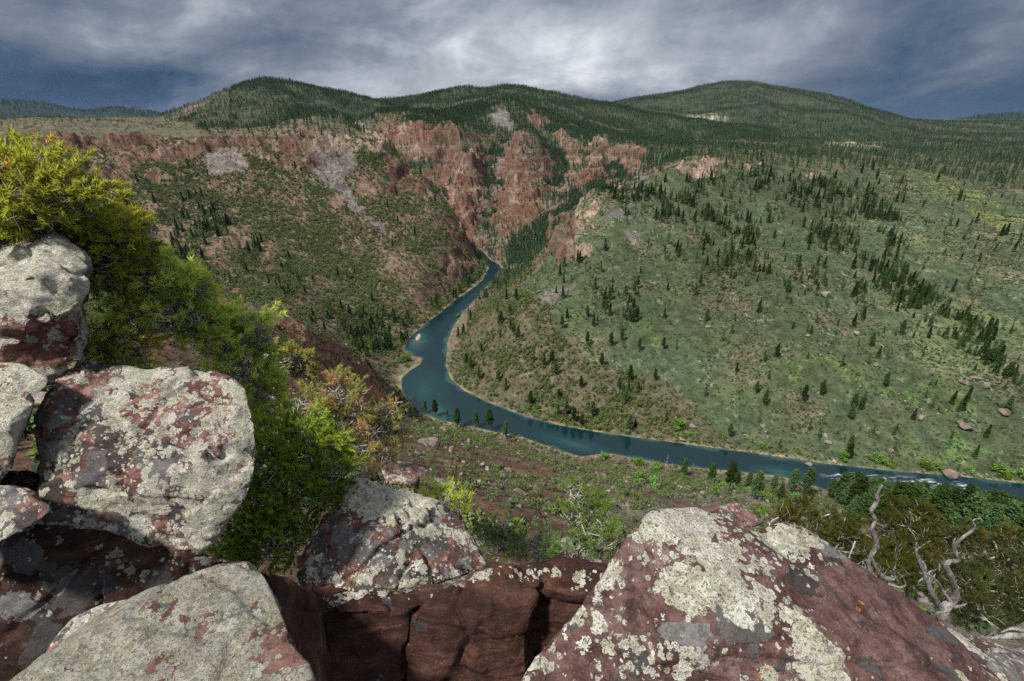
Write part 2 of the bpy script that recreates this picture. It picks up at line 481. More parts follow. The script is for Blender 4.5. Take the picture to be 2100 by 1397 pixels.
SCREE = np.maximum(SCREE, mask([[(1012, 235), (1035, 228), (1056, 262), (1050, 280), (1035, 268), (1010, 258)], [(1020, 335), (1030, 340), (1022, 380), (1000, 420), (990, 455), (983, 450), (1000, 405), (1015, 370)]], 860, 1500))
SCREE = np.maximum(SCREE, mask([[(1100, 605), (1150, 585), (1180, 590), (1140, 612), (1115, 625)], [(1240, 430), (1290, 425), (1280, 450), (1250, 450)], [(1300, 365), (1330, 360), (1300, 420)], [(1270, 470), (1330, 480), (1300, 500)]], 400, 900))
HILLSCREE = mask([[(690, 235), (700, 232), (706, 246), (698, 250)], [(730, 238), (744, 245), (742, 258), (735, 252)], [(790, 262), (810, 262), (815, 285), (795, 290)]], 900, 2600)
R_SIDE = mask([[(925, 720), (985, 612), (1060, 590), (1125, 530), (1150, 455), (1225, 395), (1300, 375), (1400, 335), (1700, 345), (1850, 345), (2100, 400), (2500, 430), (2500, 1060), (2100, 992), (1700, 952), (1400, 910), (1150, 873), (1000, 825), (914, 780)]], 225, 950)
R_FOOT = mask([[(915, 730), (985, 612), (1060, 590), (1130, 625), (1140, 690), (1200, 740), (1260, 760), (1400, 790), (1440, 860), (1530, 925), (1400, 910), (1150, 873), (1000, 825), (914, 780)]], 225, 560)
GRASS = mask([[(1130, 640), (1240, 620), (1250, 660), (1140, 670)], [(1290, 660), (1420, 680), (1400, 740), (1300, 720)], [(1660, 730), (1800, 750), (1920, 800), (1880, 830), (1720, 790)],
              [(1930, 770), (2010, 830), (1960, 880), (1900, 830)], [(1580, 745), (1650, 740), (1700, 790), (1620, 800)], [(1930, 690), (1990, 720), (1960, 740)], [(1480, 800), (1560, 800), (1540, 850), (1480, 840)],
              [(1640, 470), (1720, 462), (1700, 480), (1650, 482)], [(1830, 900), (2000, 880), (2080, 930), (1900, 950)]], 225, 700)
MEADOW = mask([[(1850, 345), (1920, 355), (2000, 395), (2100, 430), (2100, 480), (2000, 440), (1930, 410), (1870, 385)]], 400, 1500)
MEADOW2 = mask([[(1120, 265), (1180, 275), (1165, 300), (1125, 300)], [(1135, 310), (1160, 305), (1155, 335), (1135, 330)]], 900, 1600)

CLIFF = CLIFF * (fbm2(GX / 17, GY / 17, 4, 405) + 0.25 * fbm2(GX / 6, GY / 6, 2, 406) > np.where((V0 < 335) & (U0 < 790) | (GY > 860), -0.36, -0.16))
# ------------------------------------------------------------------ relief: gullies, ledges, rock strata
amp = np.clip(Rg / 500, 0, 1.4)
rough = fbm2(GX / 95, GY / 95, 5, 11) * 5.0 + fbm2(GX / 28, GY / 28, 4, 12) * 2.9
ridged = 1 - np.abs(fbm2(GX / 60 + 3, GY / 90, 4, 14))
river_d = seg_dist(GX, GY, river_xy, closed=True)
river_in = in_poly(GX, GY, river_xy)
calm = np.clip(sstep(river_d, 8, 70), 0.05, 1)
GZ = GZ + rough * amp * calm * np.where(HID > 0, 1.2, 1.0)
near = (1 - sstep(Rg, 150, 330))
GZ = GZ + near * calm * np.clip(Rg / 70, 0.05, 1) * (fbm2(GX / 26, GY / 26, 5, 15) * 4.5 + (ridged - 0.8) * 4)
# stepped ledges on the cliffs: each bed is a riser with a narrow tread
CL = blur(CLIFF, 3)
soft_cl = np.clip(CL * 1.25, 0, 1)
GZ = GZ + blur(CLIFF, 4) * (GY > 860) * 7
for per, sh, wt in ((31.0, 4.0, 0.62), (9.0, 2.0, 0.6)):
    zz = (GZ + nz_d * 22 + nz_a * 6 + nz_c * 0.8 + sh) / per
    fl = np.floor(zz); t = zz - fl
    g = sstep(t, 0.40, 0.62)
    GZ = GZ + soft_cl * wt * (fl + g - zz) * per * np.clip(Rg / 650, 0.2, 1)
GZ = GZ + soft_cl * (fbm2(GX / 9, GY / 9, 4, 16) * 2.4 + np.abs(fbm2(GX / 16, GY / 16, 3, 17)) * -5.0) * np.clip(Rg / 400, 0.3, 1.3)
GULLY = mask([[(985, 325), (1040, 295), (1030, 400), (1000, 470), (985, 475), (990, 400)], [(1112, 300), (1160, 330), (1150, 400), (1112, 385)], [(850, 395), (925, 380), (930, 470), (890, 440)], [(1040, 500), (1120, 450), (1180, 405), (1215, 420), (1130, 520), (1050, 545)], [(1200, 355), (1270, 345), (1290, 380), (1210, 400)], [(880, 210), (1000, 215), (930, 280), (800, 270)]], 700, 1700)
GZ = GZ + soft_cl * (1 - 2 * np.abs(fbm2(GX / 7.5, GY / 11, 3, 20))) * 3.6 * np.clip(Rg / 500, 0.2, 1.2)
# outcrops elsewhere on steep canyon ground
can = ((GY > 840) & (GY < 1500) & (HID == 0) & (U0 > 770) & (U0 < 1330)).astype(float)
zz = (GZ + nz_d * 10) / 22.0; fl = np.floor(zz); t = zz - fl
GZ = GZ + blur(can, 3) * 0.25 * (fl + sstep(t, 0.35, 0.7) - zz) * 22
# vertical buttresses in the far canyon
GZ = GZ + blur(can, 3) * (1 - np.abs(fbm2(GX / 75, GY / 260, 4, 19)) * 2.2) * 8 * sstep(GZ, 20, 70)
GZ = GZ + fbm2(GX / 6, GY / 6, 3, 18) * 0.7 * np.clip(Rg / 300, 0.03, 1) * calm
# talus is smooth
# river bed and banks
bank = np.where(river_in, -0.14 * np.minimum(river_d, 25), 0.10 * np.minimum(river_d, 40) + 0.004 * np.minimum(river_d, 40) ** 2 + 0.35 * fbm2(GX / 5, GY / 5, 3, 23) * np.clip(river_d / 4, 0, 1))
GZ = np.where(river_in, bank, lerp(np.maximum(bank, 0.05), np.maximum(GZ, bank * 0.6 + 0.3), sstep(river_d, 4, 34)))
GZ = np.where((~river_in) & (Rg < 1200), np.maximum(GZ, 0.06 + 0.05 * np.minimum(river_d, 30)), GZ)

# visibility from the photo's viewpoint, slope and projected place of every ground point
EL = (GZ - CAM[2]) / Rg
cm = np.maximum.accumulate(EL, axis=0)
VIS = EL >= np.vstack([np.full((1, NTH), -9), cm[:-1]]) - 0.0012
U1, V1 = project(GX, GY, GZ)
dzr = np.gradient(GZ, axis=0) / np.gradient(Rg, axis=0)
dzt = np.gradient(GZ, axis=1) / (np.gradient(Tg, axis=1) * Rg)
SLOPE = np.sqrt(dzr ** 2 + dzt ** 2)
CELL = np.gradient(Rg, axis=0) * np.gradient(Tg, axis=1) * Rg
INV = VIS & (U1 > -30) & (U1 < 2130) & (V1 > 0) & (V1 < 1420)
# ------------------------------------------------------------------ what covers the ground
def C3(r, g, b):
    return np.array([r, g, b])
def mixc(A, B, t):
    return A + (B - A) * np.clip(t, 0, 1)[..., None]

big = fbm2(GX / 120, GY / 120, 4, 31); mid = fbm2(GX / 30, GY / 30, 4, 32); fine = fbm2(GX / 8, GY / 8, 4, 33); spk = fbm2(GX / 2.6, GY / 2.6, 2, 34)
ROCKM = np.clip(np.maximum(CL * sstep(SLOPE, 0.35, 0.8) * 1.1 + CL * 0.45 * sstep(mid, -0.3, 0.4), sstep(SLOPE + 0.35 * fbm2(GX / 14, GY / 14, 3, 35), np.where(can > 0, 0.75, 0.95), np.where(can > 0, 1.15, 1.5)) * (Rg < 1600)), 0, 1)
ROCKM = np.where(HID > 0, 0, ROCKM) * np.where(Rg < 350, 0.75, 1.0)
SCR = blur(SCREE, 2)
RS = blur(R_SIDE, 4); RF = blur(R_FOOT, 4); GR = blur(GRASS, 6)
soil_red = mixc(np.broadcast_to(C3(.122, .084, .066), GX.shape + (3,)), C3(.138, .108, .086), sstep(mid, -0.3, 0.5))
soil_red = mixc(soil_red, C3(.078, .080, .048), sstep(fine + 0.5 * mid, -0.2, 0.35) * 0.85)
ALB = soil_red
sage = mixc(np.broadcast_to(C3(.060, .076, .040), GX.shape + (3,)), C3(.098, .086, .058), sstep(mid + 0.6 * big, -0.1, 0.6))
sage = mixc(sage, C3(.052, .076, .044), sstep(-mid + 0.5 * fine, 0.0, 0.6) * 0.8)
sage = mixc(sage, C3(.185, .170, .140), sstep(fine + spk * 0.8, 0.55, 0.9) * 0.6)
sage = sage * np.clip(1 + 0.45 * big + 0.2 * mid, 0.6, 1.5)[..., None]
ALB = mixc(ALB, sage, RS)
ALB = mixc(ALB, C3(.095, .074, .052), RF * 0.65)
ALB = mixc(ALB, C3(.070, .130, .036), GR * sstep(mid + fine, -0.35, 0.5) * 0.75)
ALB = mixc(ALB, C3(.082, .135, .050), RS * (1 - RF) * sstep(big * 1.2 + mid * .8, 0.28, 0.7) * 0.5)
MD = blur(MEADOW, 6)
ALB = mixc(ALB, C3(.125, .145, .050), MD * sstep(mid + fine * .6, -0.5, 0.3) * 0.85)
ALB = mixc(ALB, C3(.140, .170, .080), blur(MEADOW2, 4) * 0.8)
# pale sage flats on the plateaus
plate = ((GY > 760) & (HID == 0) & ((GZ > 140) | ((U1 > 1400) & (V1 < 350)) | ((U1 > 1750) & (V1 < 425) & (R_SIDE == 0)))).astype(float)
ALB = mixc(ALB, mixc(np.broadcast_to(C3(.070, .072, .048), GX.shape + (3,)), C3(.100, .076, .058), sstep(mid, 0.0, 0.6)), blur(plate, 3) * (1 - np.clip(RS, 0, 1)) * (U1 < 760) * 0.85)
ALB = mixc(ALB, C3(.044, .056, .028), blur(plate, 3) * (U1 >= 760) * 0.7)
ALB = mixc(ALB, C3(.032, .044, .025), blur((HID > 0).astype(float), 2) * 0.95)
ALB = mixc(ALB, C3(.014, .026, .026), (HID >= 4) * 0.9)
ALB = mixc(ALB, C3(.150, .108, .092), blur((HID == 1).astype(float), 2) * sstep(-U1, -520, -360) * sstep(mid, -0.2, 0.3) * 0.7)
ALB = mixc(ALB, C3(.17, .155, .145), blur(HILLSCREE, 1))
pale = blur(mask([[(1400, 236), (1455, 238), (1500, 246), (1480, 252), (1410, 246)], [(1690, 292), (1790, 298), (1840, 306), (1700, 300)], [(1310, 282), (1400, 300), (1390, 306), (1320, 292)]], 1100, 5000), 2)
ALB = mixc(ALB, C3(.26, .25, .20), pale * sstep(fine, -0.4, 0.2))
# the near slope below the viewer: red earth with grey gravel and sage
nr = near * (1 - RS)
ALB = mixc(ALB, mixc(np.broadcast_to(C3(.108, .066, .050), GX.shape + (3,)), C3(.150, .130, .110), sstep(mid * .9 + (U1 - 1150) / 500, 0.0, 0.7)), nr * 0.9)
ALB = mixc(ALB, C3(.085, .088, .056), nr * sstep(fine + spk * .4 + mid * .3, 0.0, 0.5) * 0.7)
# rock beds
bed = fbm2(GX / 150 + GZ / 2.3, GZ / 3.1 + GY / 180, 3, 41)
rock = mixc(np.broadcast_to(C3(.145, .068, .052), GX.shape + (3,)), C3(.168, .120, .098), sstep(bed, -0.2, 0.5))
rock = mixc(rock, C3(.275, .215, .170), sstep(mid + bed * 0.5, 0.1, 0.6) * 0.75)
rock = mixc(rock, C3(.085, .085, .050), sstep(big + fine, 0.05, 0.6) * 0.6)
rock = mixc(rock, C3(.120, .080, .068), sstep(-fine + bed * 0.4, 0.3, 0.7) * 0.6)
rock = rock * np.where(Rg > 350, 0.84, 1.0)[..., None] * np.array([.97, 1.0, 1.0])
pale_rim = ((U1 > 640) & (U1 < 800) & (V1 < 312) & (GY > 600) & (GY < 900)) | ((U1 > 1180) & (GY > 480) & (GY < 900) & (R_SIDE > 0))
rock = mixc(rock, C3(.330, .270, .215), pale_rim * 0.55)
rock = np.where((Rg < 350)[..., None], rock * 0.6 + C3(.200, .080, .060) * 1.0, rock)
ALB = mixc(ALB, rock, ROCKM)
ALB = mixc(ALB, mixc(np.broadcast_to(C3(.092, .084, .082), GX.shape + (3,)), C3(.140, .126, .120), sstep(spk + fine, -0.2, 0.6)), SCR * 0.92)
# banks
bk = (1 - sstep(river_d + 3 * fine, 1.5, 5.5)) * (~river_in)
ALB = mixc(ALB, C3(.170, .165, .075), bk * sstep(fine + mid, -0.5, 0.3) * 0.7)
ALB = mixc(ALB, C3(.215, .180, .150), (1 - sstep(river_d + 1.5 * spk, 0.4, 1.8)) * (~river_in) * sstep(fine - spk + mid, -0.25, 0.4) * 0.8)
ALB = ALB * (1 + 0.22 * spk + 0.12 * fine)[..., None]
ALB = np.clip(ALB, 0.012, 0.6)

gmat, t, b = newmat('ground_cover', 0.95, 0.1)
pos = t('ShaderNodeNewGeometry').outputs['Position']
colA = t('ShaderNodeVertexColor', layer_name='cover').outputs[0]
msk = t('ShaderNodeSeparateColor', {0: t('ShaderNodeVertexColor', layer_name='kinds').outputs[0]}).outputs
na = t.noise(pos, 0.75, 6, 0.72)
nb = t.noise(pos, 0.12, 4, 0.6)
wz = t('ShaderNodeCombineXYZ', {0: 0.0, 1: 0.0, 2: t.math('MULTIPLY', t.noise(pos, 0.022, 3), 26.0)}).outputs[0]
strata = t.noise(t.scale(t.vmath('ADD', pos, wz), (0.04, 0.04, 0.42)), 1.0, 5, 0.65, 0.5)
joint = t.noise(t.scale(pos, (0.28, 0.28, 0.035)), 1.0, 5, 0.7, 0.4)
cgrain = t.mix(1.0, colA, t.ramp(na, [(0.30, (.45, .47, .45)), (0.5, (1, 1, 1)), (0.70, (1.6, 1.56, 1.5))]), 'MULTIPLY')
crock = t.mix(1.0, cgrain, t.ramp(strata, [(0.3, (.55, .5, .5)), (0.48, (1, 1, 1)), (0.55, (.8, .78, .76)), (0.7, (1.3, 1.3, 1.28))]), 'MULTIPLY')
crock = t.mix(1.0, crock, t.ramp(joint, [(0.32, (.45, .42, .42)), (0.46, (1, 1, 1)), (0.7, (1.15, 1.14, 1.1))]), 'MULTIPLY')
cc = t.mix(msk[0], cgrain, crock)
cc = t.mix(1.0, cc, t.ramp(nb, [(0.34, (.62, .66, .60)), (0.5, (1.0, 1.0, 1.0)), (0.66, (1.36, 1.30, 1.24))]), 'MULTIPLY')
t.l.new(cc, b.inputs['Base Color'])
bump = t('ShaderNodeBump', {'Strength': 0.8, 'Distance': 1.4, 'Height': t.math('ADD', na, t.math('MULTIPLY', t.math('ADD', t.math('MULTIPLY', strata, 0.45), joint), t.math('MULTIPLY', msk[0], 2.2)))})
t.l.new(bump.outputs[0], b.inputs['Normal'])

idx = np.arange(NR * NTH).reshape(NR, NTH)
quads = np.stack([idx[:-1, :-1], idx[:-1, 1:], idx[1:, 1:], idx[1:, :-1]], -1).reshape(-1, 4)[:, ::-1]
TV = np.stack([GX, GY, GZ], -1).reshape(-1, 3)
# flip so that normals look up
me = mesh_np('canyon_terrain', TV, np.ascontiguousarray(quads), [gmat], smooth=True)
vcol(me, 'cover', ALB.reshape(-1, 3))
vcol(me, 'kinds', np.stack([ROCKM, SCR, RS], -1).reshape(-1, 3))
terrain = tag(link('terrain', me), kind='structure')

# ------------------------------------------------------------------ river water
rx = np.array(river_xy)
wm, t, b = newmat('river_water', 0.12, 0.5)
pos = t('ShaderNodeNewGeometry').outputs['Position']
wk = t('ShaderNodeSeparateColor', {0: t('ShaderNodeVertexColor', layer_name='depth').outputs[0]}).outputs
shallow = t.math('ADD', wk[0], t.math('MULTIPLY', t.math('SUBTRACT', t.noise(pos, 0.09, 4), 0.5), 0.35), clamp=True)
wc = t.ramp(shallow, [(0.0, (.0022, .014, .018)), (0.45, (.0040, .025, .029)), (0.8, (.014, .046, .042)), (1.0, (.050, .058, .034))])
foamn = t.noise(t.scale(pos, (0.16, 0.9, 1.0)), 0.9, 6, 0.72, 0.8)
foam = t.math('MULTIPLY', wk[1], t.mapr(foamn, 0.50, 0.66))
wc = t.mix(foam, wc, (.75, .8, .82))
wc = t.mix(wk[2], wc, (.30, .25, .21))
t.l.new(wc, b.inputs['Base Color'])
b.inputs['IOR'].default_value = 1.33
rip = t.noise(t.scale(pos, (0.5, 0.9, 1)), 0.8, 4, 0.6)
rip2 = t.noise(pos, 0.05, 3)
hgt = t.math('MULTIPLY', rip, t.math('ADD', t.mapr(rip2, 0.4, 0.65, 0.25, 1.0), t.math('MULTIPLY', wk[1], 2.5)))
bump = t('ShaderNodeBump', {'Strength': 0.16, 'Distance': 0.5, 'Height': hgt})
t.l.new(bump.outputs[0], b.inputs['Normal'])
t.l.new(t.math('ADD', t.math('MULTIPLY', foam, 0.5), 0.10), b.inputs['Roughness'])
sel = (river_d < 9) | river_in
sel &= Rg < 1150
ok = sel[:-1, :-1] & sel[1:, :-1] & sel[:-1, 1:] & sel[1:, 1:]
q = np.stack([idx[:-1, :-1], idx[:-1, 1:], idx[1:, 1:], idx[1:, :-1]], -1)[ok][:, ::-1]
used, inv = np.unique(q, return_inverse=True)
rv = TV[used].copy(); rv[:, 2] = 0.0
me = mesh_np('river', rv, np.ascontiguousarray(inv.reshape(-1, 4)), [wm], smooth=True)
ru, rvv = project(rv[:, 0], rv[:, 1], rv[:, 2])
rd = river_d.ravel()[used]; rn = fbm2(rv[:, 0] / 14, rv[:, 1] / 14, 4, 61)
sh = 0.85 * (1 - sstep(rd + rn * 5, 0.0, 4))
def spot(u0, v0, ru_, rv_, ang=0):
    du, dv = ru - u0, rvv - v0
    c, s = cos(radians(ang)), sin(radians(ang))
    return np.clip(1 - np.hypot((du * c + dv * s) / ru_, (-du * s + dv * c) / rv_), 0, 1)
sh = np.maximum(sh, 1.1 * spot(855, 700, 40, 26, -35) + rn * .15 * (spot(855, 700, 55, 38, -35) > 0))
sh = np.maximum(sh, 0.6 * spot(868, 800, 62, 55) + 0)
sh = np.maximum(sh, 0.75 * spot(1180, 912, 110, 18, 14))
sh = np.maximum(sh, 0.8 * spot(1600, 968, 80, 14, 8)); sh = np.maximum(sh, 0.9 * spot(900, 845, 60, 30, 25))
foam_m = np.clip(1.4 * np.maximum.reduce([spot(1800, 985, 90, 13, 8), spot(1905, 995, 80, 14, 14), spot(1980, 1000, 40, 8, 20), spot(1735, 980, 60, 10, 8)]), 0, 1)
isl = (spot(857, 692, 10, 3.6, -58) + 0.15 * rn > 0.2).astype(float)
vcol(me, 'depth', np.stack([np.clip(sh, 0, 1), foam_m, isl], -1))
tag(link('river', me), kind='structure')
# ------------------------------------------------------------------ plant materials
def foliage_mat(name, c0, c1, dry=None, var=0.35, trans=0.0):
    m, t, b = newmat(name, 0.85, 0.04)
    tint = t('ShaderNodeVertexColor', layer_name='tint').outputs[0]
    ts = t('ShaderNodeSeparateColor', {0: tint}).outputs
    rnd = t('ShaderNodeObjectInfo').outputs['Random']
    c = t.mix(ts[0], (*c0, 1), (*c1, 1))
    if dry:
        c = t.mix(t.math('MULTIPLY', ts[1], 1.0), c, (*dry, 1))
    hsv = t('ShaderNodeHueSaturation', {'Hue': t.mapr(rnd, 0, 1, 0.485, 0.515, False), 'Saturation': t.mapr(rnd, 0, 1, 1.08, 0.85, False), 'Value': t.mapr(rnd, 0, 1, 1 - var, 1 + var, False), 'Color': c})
    t.l.new(hsv.outputs[0], b.inputs['Base Color'])
    if trans:
        tr = t('ShaderNodeBsdfTranslucent', {'Color': hsv.outputs[0]})
        mx = t('ShaderNodeMixShader', {0: trans, 1: b.outputs[0], 2: tr.outputs[0]})
        t.l.new(mx.outputs[0], t.n['Material Output'].inputs[0])
    return m

M_pine = foliage_mat('pine_needles', (.014, .034, .010), (.044, .076, .020), var=0.5)
M_far = foliage_mat('distant_needles', (.022, .054, .025), (.056, .106, .046))
M_jun = foliage_mat('juniper_foliage', (.044, .072, .022), (.118, .150, .048), var=0.3)
M_bush = foliage_mat('willow_leaves', (.052, .105, .018), (.110, .205, .030), var=0.25)
M_sage = foliage_mat('sagebrush_leaves', (.028, .050, .024), (.080, .106, .056), var=0.45)
M_bark, t, b = newmat('bark', 0.9, 0.1)
po = t('ShaderNodeTexCoord').outputs['Object']
t.l.new(t.ramp(t.noise(t.scale(po, (4, 4, 0.7)), 1.5, 4), [(0.3, (.045, .030, .022)), (0.7, (.150, .095, .065))]), b.inputs['Base Color'])

def tube(pts, rad, k=6, twist=0.0):
    """tapered tube through pts; returns verts, quads"""
    pts = np.asarray(pts, float); n = len(pts)
    V = []; Fq = []
    ref = np.array([0.31, 0.74, 0.6])
    for i in range(n):
        d = pts[min(i + 1, n - 1)] - pts[max(i - 1, 0)]
        d = d / (np.linalg.norm(d) + 1e-9)
        a = np.cross(d, ref); a /= np.linalg.norm(a) + 1e-9
        c = np.cross(d, a)
        for j in range(k):
            w = 2 * pi * j / k + twist * i
            V.append(pts[i] + rad[i] * (cos(w) * a + sin(w) * c))
    for i in range(n - 1):
        for j in range(k):
            Fq.append((i * k + j, i * k + (j + 1) % k, (i + 1) * k + (j + 1) % k, (i + 1) * k + j))
    Fq.append(tuple(range((n - 1) * k, n * k)))
    return np.array(V), Fq

def leaf_quads(P, S, R, flat=0.0, asp=1.0):
    """one randomly turned quad of size S at each point P"""
    n = len(P)
    a = R.normal(size=(n, 3)); a[:, 2] *= (1 - flat); a /= np.linalg.norm(a, axis=1)[:, None]
    b_ = R.normal(size=(n, 3)); b_[:, 2] *= (1 - flat)
    b_ -= a * (a * b_).sum(1)[:, None]; b_ /= np.linalg.norm(b_, axis=1)[:, None]
    S = np.asarray(S).reshape(-1, 1)
    a = a * S * 0.5; b_ = b_ * S * 0.5 * asp
    bend = np.cross(a, b_); bend /= np.linalg.norm(bend, axis=1)[:, None] + 1e-9
    bend *= S * 0.12
    V = np.stack([P - a - b_ * 0.5, P + a * 0.2 - b_ + bend, P + a + b_ * 0.5, P - a * 0.2 + b_ + bend], 1).reshape(-1, 3)
    Fq = np.arange(4 * n).reshape(-1, 4)
    return V, Fq

def crown_points(kind, h, R, n):
    """leaf positions and sizes of a crown of height h standing on z = 0"""
    if kind == 'pine':            # open ponderosa crown: whorls of upswept limbs ending in clumps
        P = []; T = []
        base = R.uniform(0.16, 0.34)
        lev = int(R.integers(9, 13))
        for i in range(lev):
            f = base + (1 - base) * (i + R.uniform(-.3, .3)) / lev
            f = min(max(f, base), 0.99)
            tt = (f - base) / (1 - base)
            rr_ = 0.145 * (0.35 + 1.0 * math.sin(min(1.0, tt * 1.35 + 0.28) * pi * 0.5 + 0.0)) * (1 - tt ** 1.15 * 0.95)
            nb = int(R.integers(4, 7))
            a0 = R.uniform(0, 2 * pi)
            for k in range(nb):
                a = a0 + 2 * pi * k / nb + R.uniform(-.4, .4)
                L = rr_ * R.uniform(0.55, 1.25)
                for q in (0.45, 0.8, 1.0):
                    m_ = max(1, int(n / (lev * nb * 3)))
                    c = np.array([cos(a) * L * q, sin(a) * L * q, f + 0.035 * q - 0.02])
                    P.append(c + R.normal(size=(m_, 3)) * np.array([.024, .024, .016]))
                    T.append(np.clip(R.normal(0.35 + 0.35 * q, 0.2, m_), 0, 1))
        P = np.concatenate(P); T = np.concatenate(T)
        return P * h, T, h * R.uniform(0.018, 0.040, len(P))
    if kind == 'fir':             # narrow spire
        f = R.uniform(0.06, 1.0, n) ** 1.15
        a = R.uniform(0, 2 * pi, n)
        lay = 0.5 + 0.5 * np.abs(np.sin(f * 38 + a * 1.5))
        r = 0.17 * (1 - f) ** 0.85 * lay * R.uniform(0.35, 1.12, n) + 0.008
        P = np.stack([np.cos(a) * r, np.sin(a) * r, f], 1)
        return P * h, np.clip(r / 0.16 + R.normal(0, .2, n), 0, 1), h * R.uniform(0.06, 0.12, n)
    if kind == 'juniper':         # rounded, lumpy, wider than a ball at the base
        P = []; T = []
        nc = int(R.integers(7, 12))
        for k in range(nc):
            a = R.uniform(0, 2 * pi); q = R.uniform(0, 0.34); z = R.uniform(0.2, 0.86) * (1 - q * 0.7)
            c = np.array([cos(a) * q, sin(a) * q, z])
            m_ = n // nc
            d = R.normal(size=(m_, 3)); d /= np.linalg.norm(d, axis=1)[:, None]
            P.append(c + d * (R.uniform(0.35, 1, (m_, 1)) ** 0.5) * R.uniform(0.12, 0.21))
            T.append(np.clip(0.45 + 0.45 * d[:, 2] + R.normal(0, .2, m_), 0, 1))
        P = np.concatenate(P); T = np.concatenate(T); P[:, 2] = np.abs(P[:, 2])
        return P * h, T, h * R.uniform(0.07, 0.15, len(P))
    if kind == 'bush':
        P = []; T = []
        nc = int(R.integers(8, 12))
        for k in range(nc):
            a = R.uniform(0, 2 * pi); q = R.uniform(0, 0.42); z = R.uniform(0.2, 0.78) * (1 - q * 0.6)
            m_ = n // nc
            d = R.normal(size=(m_, 3)); d /= np.linalg.norm(d, axis=1)[:, None]
            P.append(np.array([cos(a) * q, sin(a) * q, z]) + d * (R.uniform(0.3, 1, (m_, 1)) ** 0.5) * R.uniform(0.14, 0.24))
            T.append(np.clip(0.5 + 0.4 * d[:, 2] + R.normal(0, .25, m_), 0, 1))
        P = np.concatenate(P); T = np.concatenate(T); P[:, 2] = np.abs(P[:, 2])
        return P * h, T, h * R.uniform(0.05, 0.11, len(P))
    # sage
    d = R.normal(size=(n, 3)); d /= np.linalg.norm(d, axis=1)[:, None]
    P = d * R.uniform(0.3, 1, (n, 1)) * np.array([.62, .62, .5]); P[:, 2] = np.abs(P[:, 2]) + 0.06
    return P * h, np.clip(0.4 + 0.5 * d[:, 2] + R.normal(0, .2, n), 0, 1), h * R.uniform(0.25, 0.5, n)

def crown_mesh(name, kind, n, seed, mat, h=1.0):
    R = np.random.default_rng(seed)
    P, T, S = crown_points(kind, h, R, n)
    V, Fq = leaf_quads(P, S, R, 0.45 if kind in ('pine', 'fir') else 0.1)
    me = mesh_np(name, V, Fq, [mat])
    T4 = np.repeat(T, 4)
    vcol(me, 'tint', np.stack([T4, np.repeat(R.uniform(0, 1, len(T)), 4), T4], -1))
    return me

def trunk_mesh(name, kind, seed, h=1.0, limbs=8):
    R = np.random.default_rng(seed + 500)
    top = {'pine': 0.95, 'fir': 0.95, 'juniper': 0.6, 'bush': 0.5}[kind]
    r0 = {'pine': .017, 'fir': .014, 'juniper': .045, 'bush': .02}[kind]
    zs = np.linspace(-0.06, top, 7)
    wob = np.cumsum(R.normal(0, 0.008 if kind != 'juniper' else 0.03, (7, 2)), 0)
    pts = np.c_[wob, zs] * h
    V, Fq = tube(pts, h * np.linspace(r0, r0 * 0.2, 7), 6)
    VV_, FF_ = [V], list(Fq); off = len(V)
    for k in range(limbs):
        f = R.uniform(0.3, 0.9) * top; a = R.uniform(0, 2 * pi)
        L = (0.16 if kind in ('pine', 'fir') else 0.3) * (1.15 - f) * R.uniform(.6, 1.1)
        c = np.array([np.interp(f, zs, wob[:, 0]), np.interp(f, zs, wob[:, 1]), f])
        e = c + np.array([cos(a) * L, sin(a) * L, 0.03 if kind == 'pine' else 0.15])
        v2, f2 = tube(np.array([c, (c + e) / 2 + [0, 0, -.01], e]) * h, h * np.array([r0 * .4, r0 * .25, r0 * .08]), 4)
        VV_.append(v2); FF_ += [tuple(i + off for i in q) for q in f2]; off += len(v2)
    return mesh_np(name, np.concatenate(VV_), FF_, [M_bark])

def joined(name, kind, n, seed, mat, limbs=4):
    """crown and trunk in one mesh, for plants too small in the photo to show parts"""
    c = crown_mesh('tmp', kind, n, seed, mat); tk = trunk_mesh('tmp2', kind, seed, 1.0, limbs)
    nv = len(c.vertices); V = np.empty(nv * 3, np.float32); c.vertices.foreach_get('co', V)
    V2 = np.empty(len(tk.vertices) * 3, np.float32); tk.vertices.foreach_get('co', V2)
    Fs = [tuple(p.vertices) for p in c.polygons] + [tuple(i + nv for i in p.vertices) for p in tk.polygons]
    mi = [0] * len(c.polygons) + [1] * len(tk.polygons)
    ca = np.empty(nv * 4, np.float32); c.color_attributes['tint'].data.foreach_get('color', ca)
    me = mesh_np(name, np.concatenate([V, V2]).reshape(-1, 3), Fs, [mat, M_bark], mi)
    vcol(me, 'tint', np.concatenate([ca.reshape(-1, 4), np.zeros((len(tk.vertices), 4))]))
    return me

# ------------------------------------------------------------------ rocks
def rock_mat(name, cols, scale_):
    m, t, b = newmat(name, 0.9, 0.15)
    po = t('ShaderNodeTexCoord').outputs['Object']
    rnd = t('ShaderNodeObjectInfo').outputs['Random']
    po = t.vmath('ADD', po, t('ShaderNodeCombineXYZ', {0: t.math('MULTIPLY', rnd, 37.0), 1: t.math('MULTIPLY', rnd, 11.0)}).outputs[0])
    n_ = t.noise(po, scale_, 6, 0.68)
    c = t.ramp(n_, [(0.3, cols[0]), (0.5, cols[1]), (0.68, cols[2])])
    hsv = t('ShaderNodeHueSaturation', {'Value': t.mapr(rnd, 0, 1, 0.7, 1.25, False), 'Saturation': t.mapr(rnd, 0, 1, 1.2, 0.7, False), 'Color': c})
    t.l.new(hsv.outputs[0], b.inputs['Base Color'])
    t.l.new(t('ShaderNodeBump', {'Strength': 0.6, 'Distance': 0.15, 'Height': n_}).outputs[0], b.inputs['Normal'])
    return m

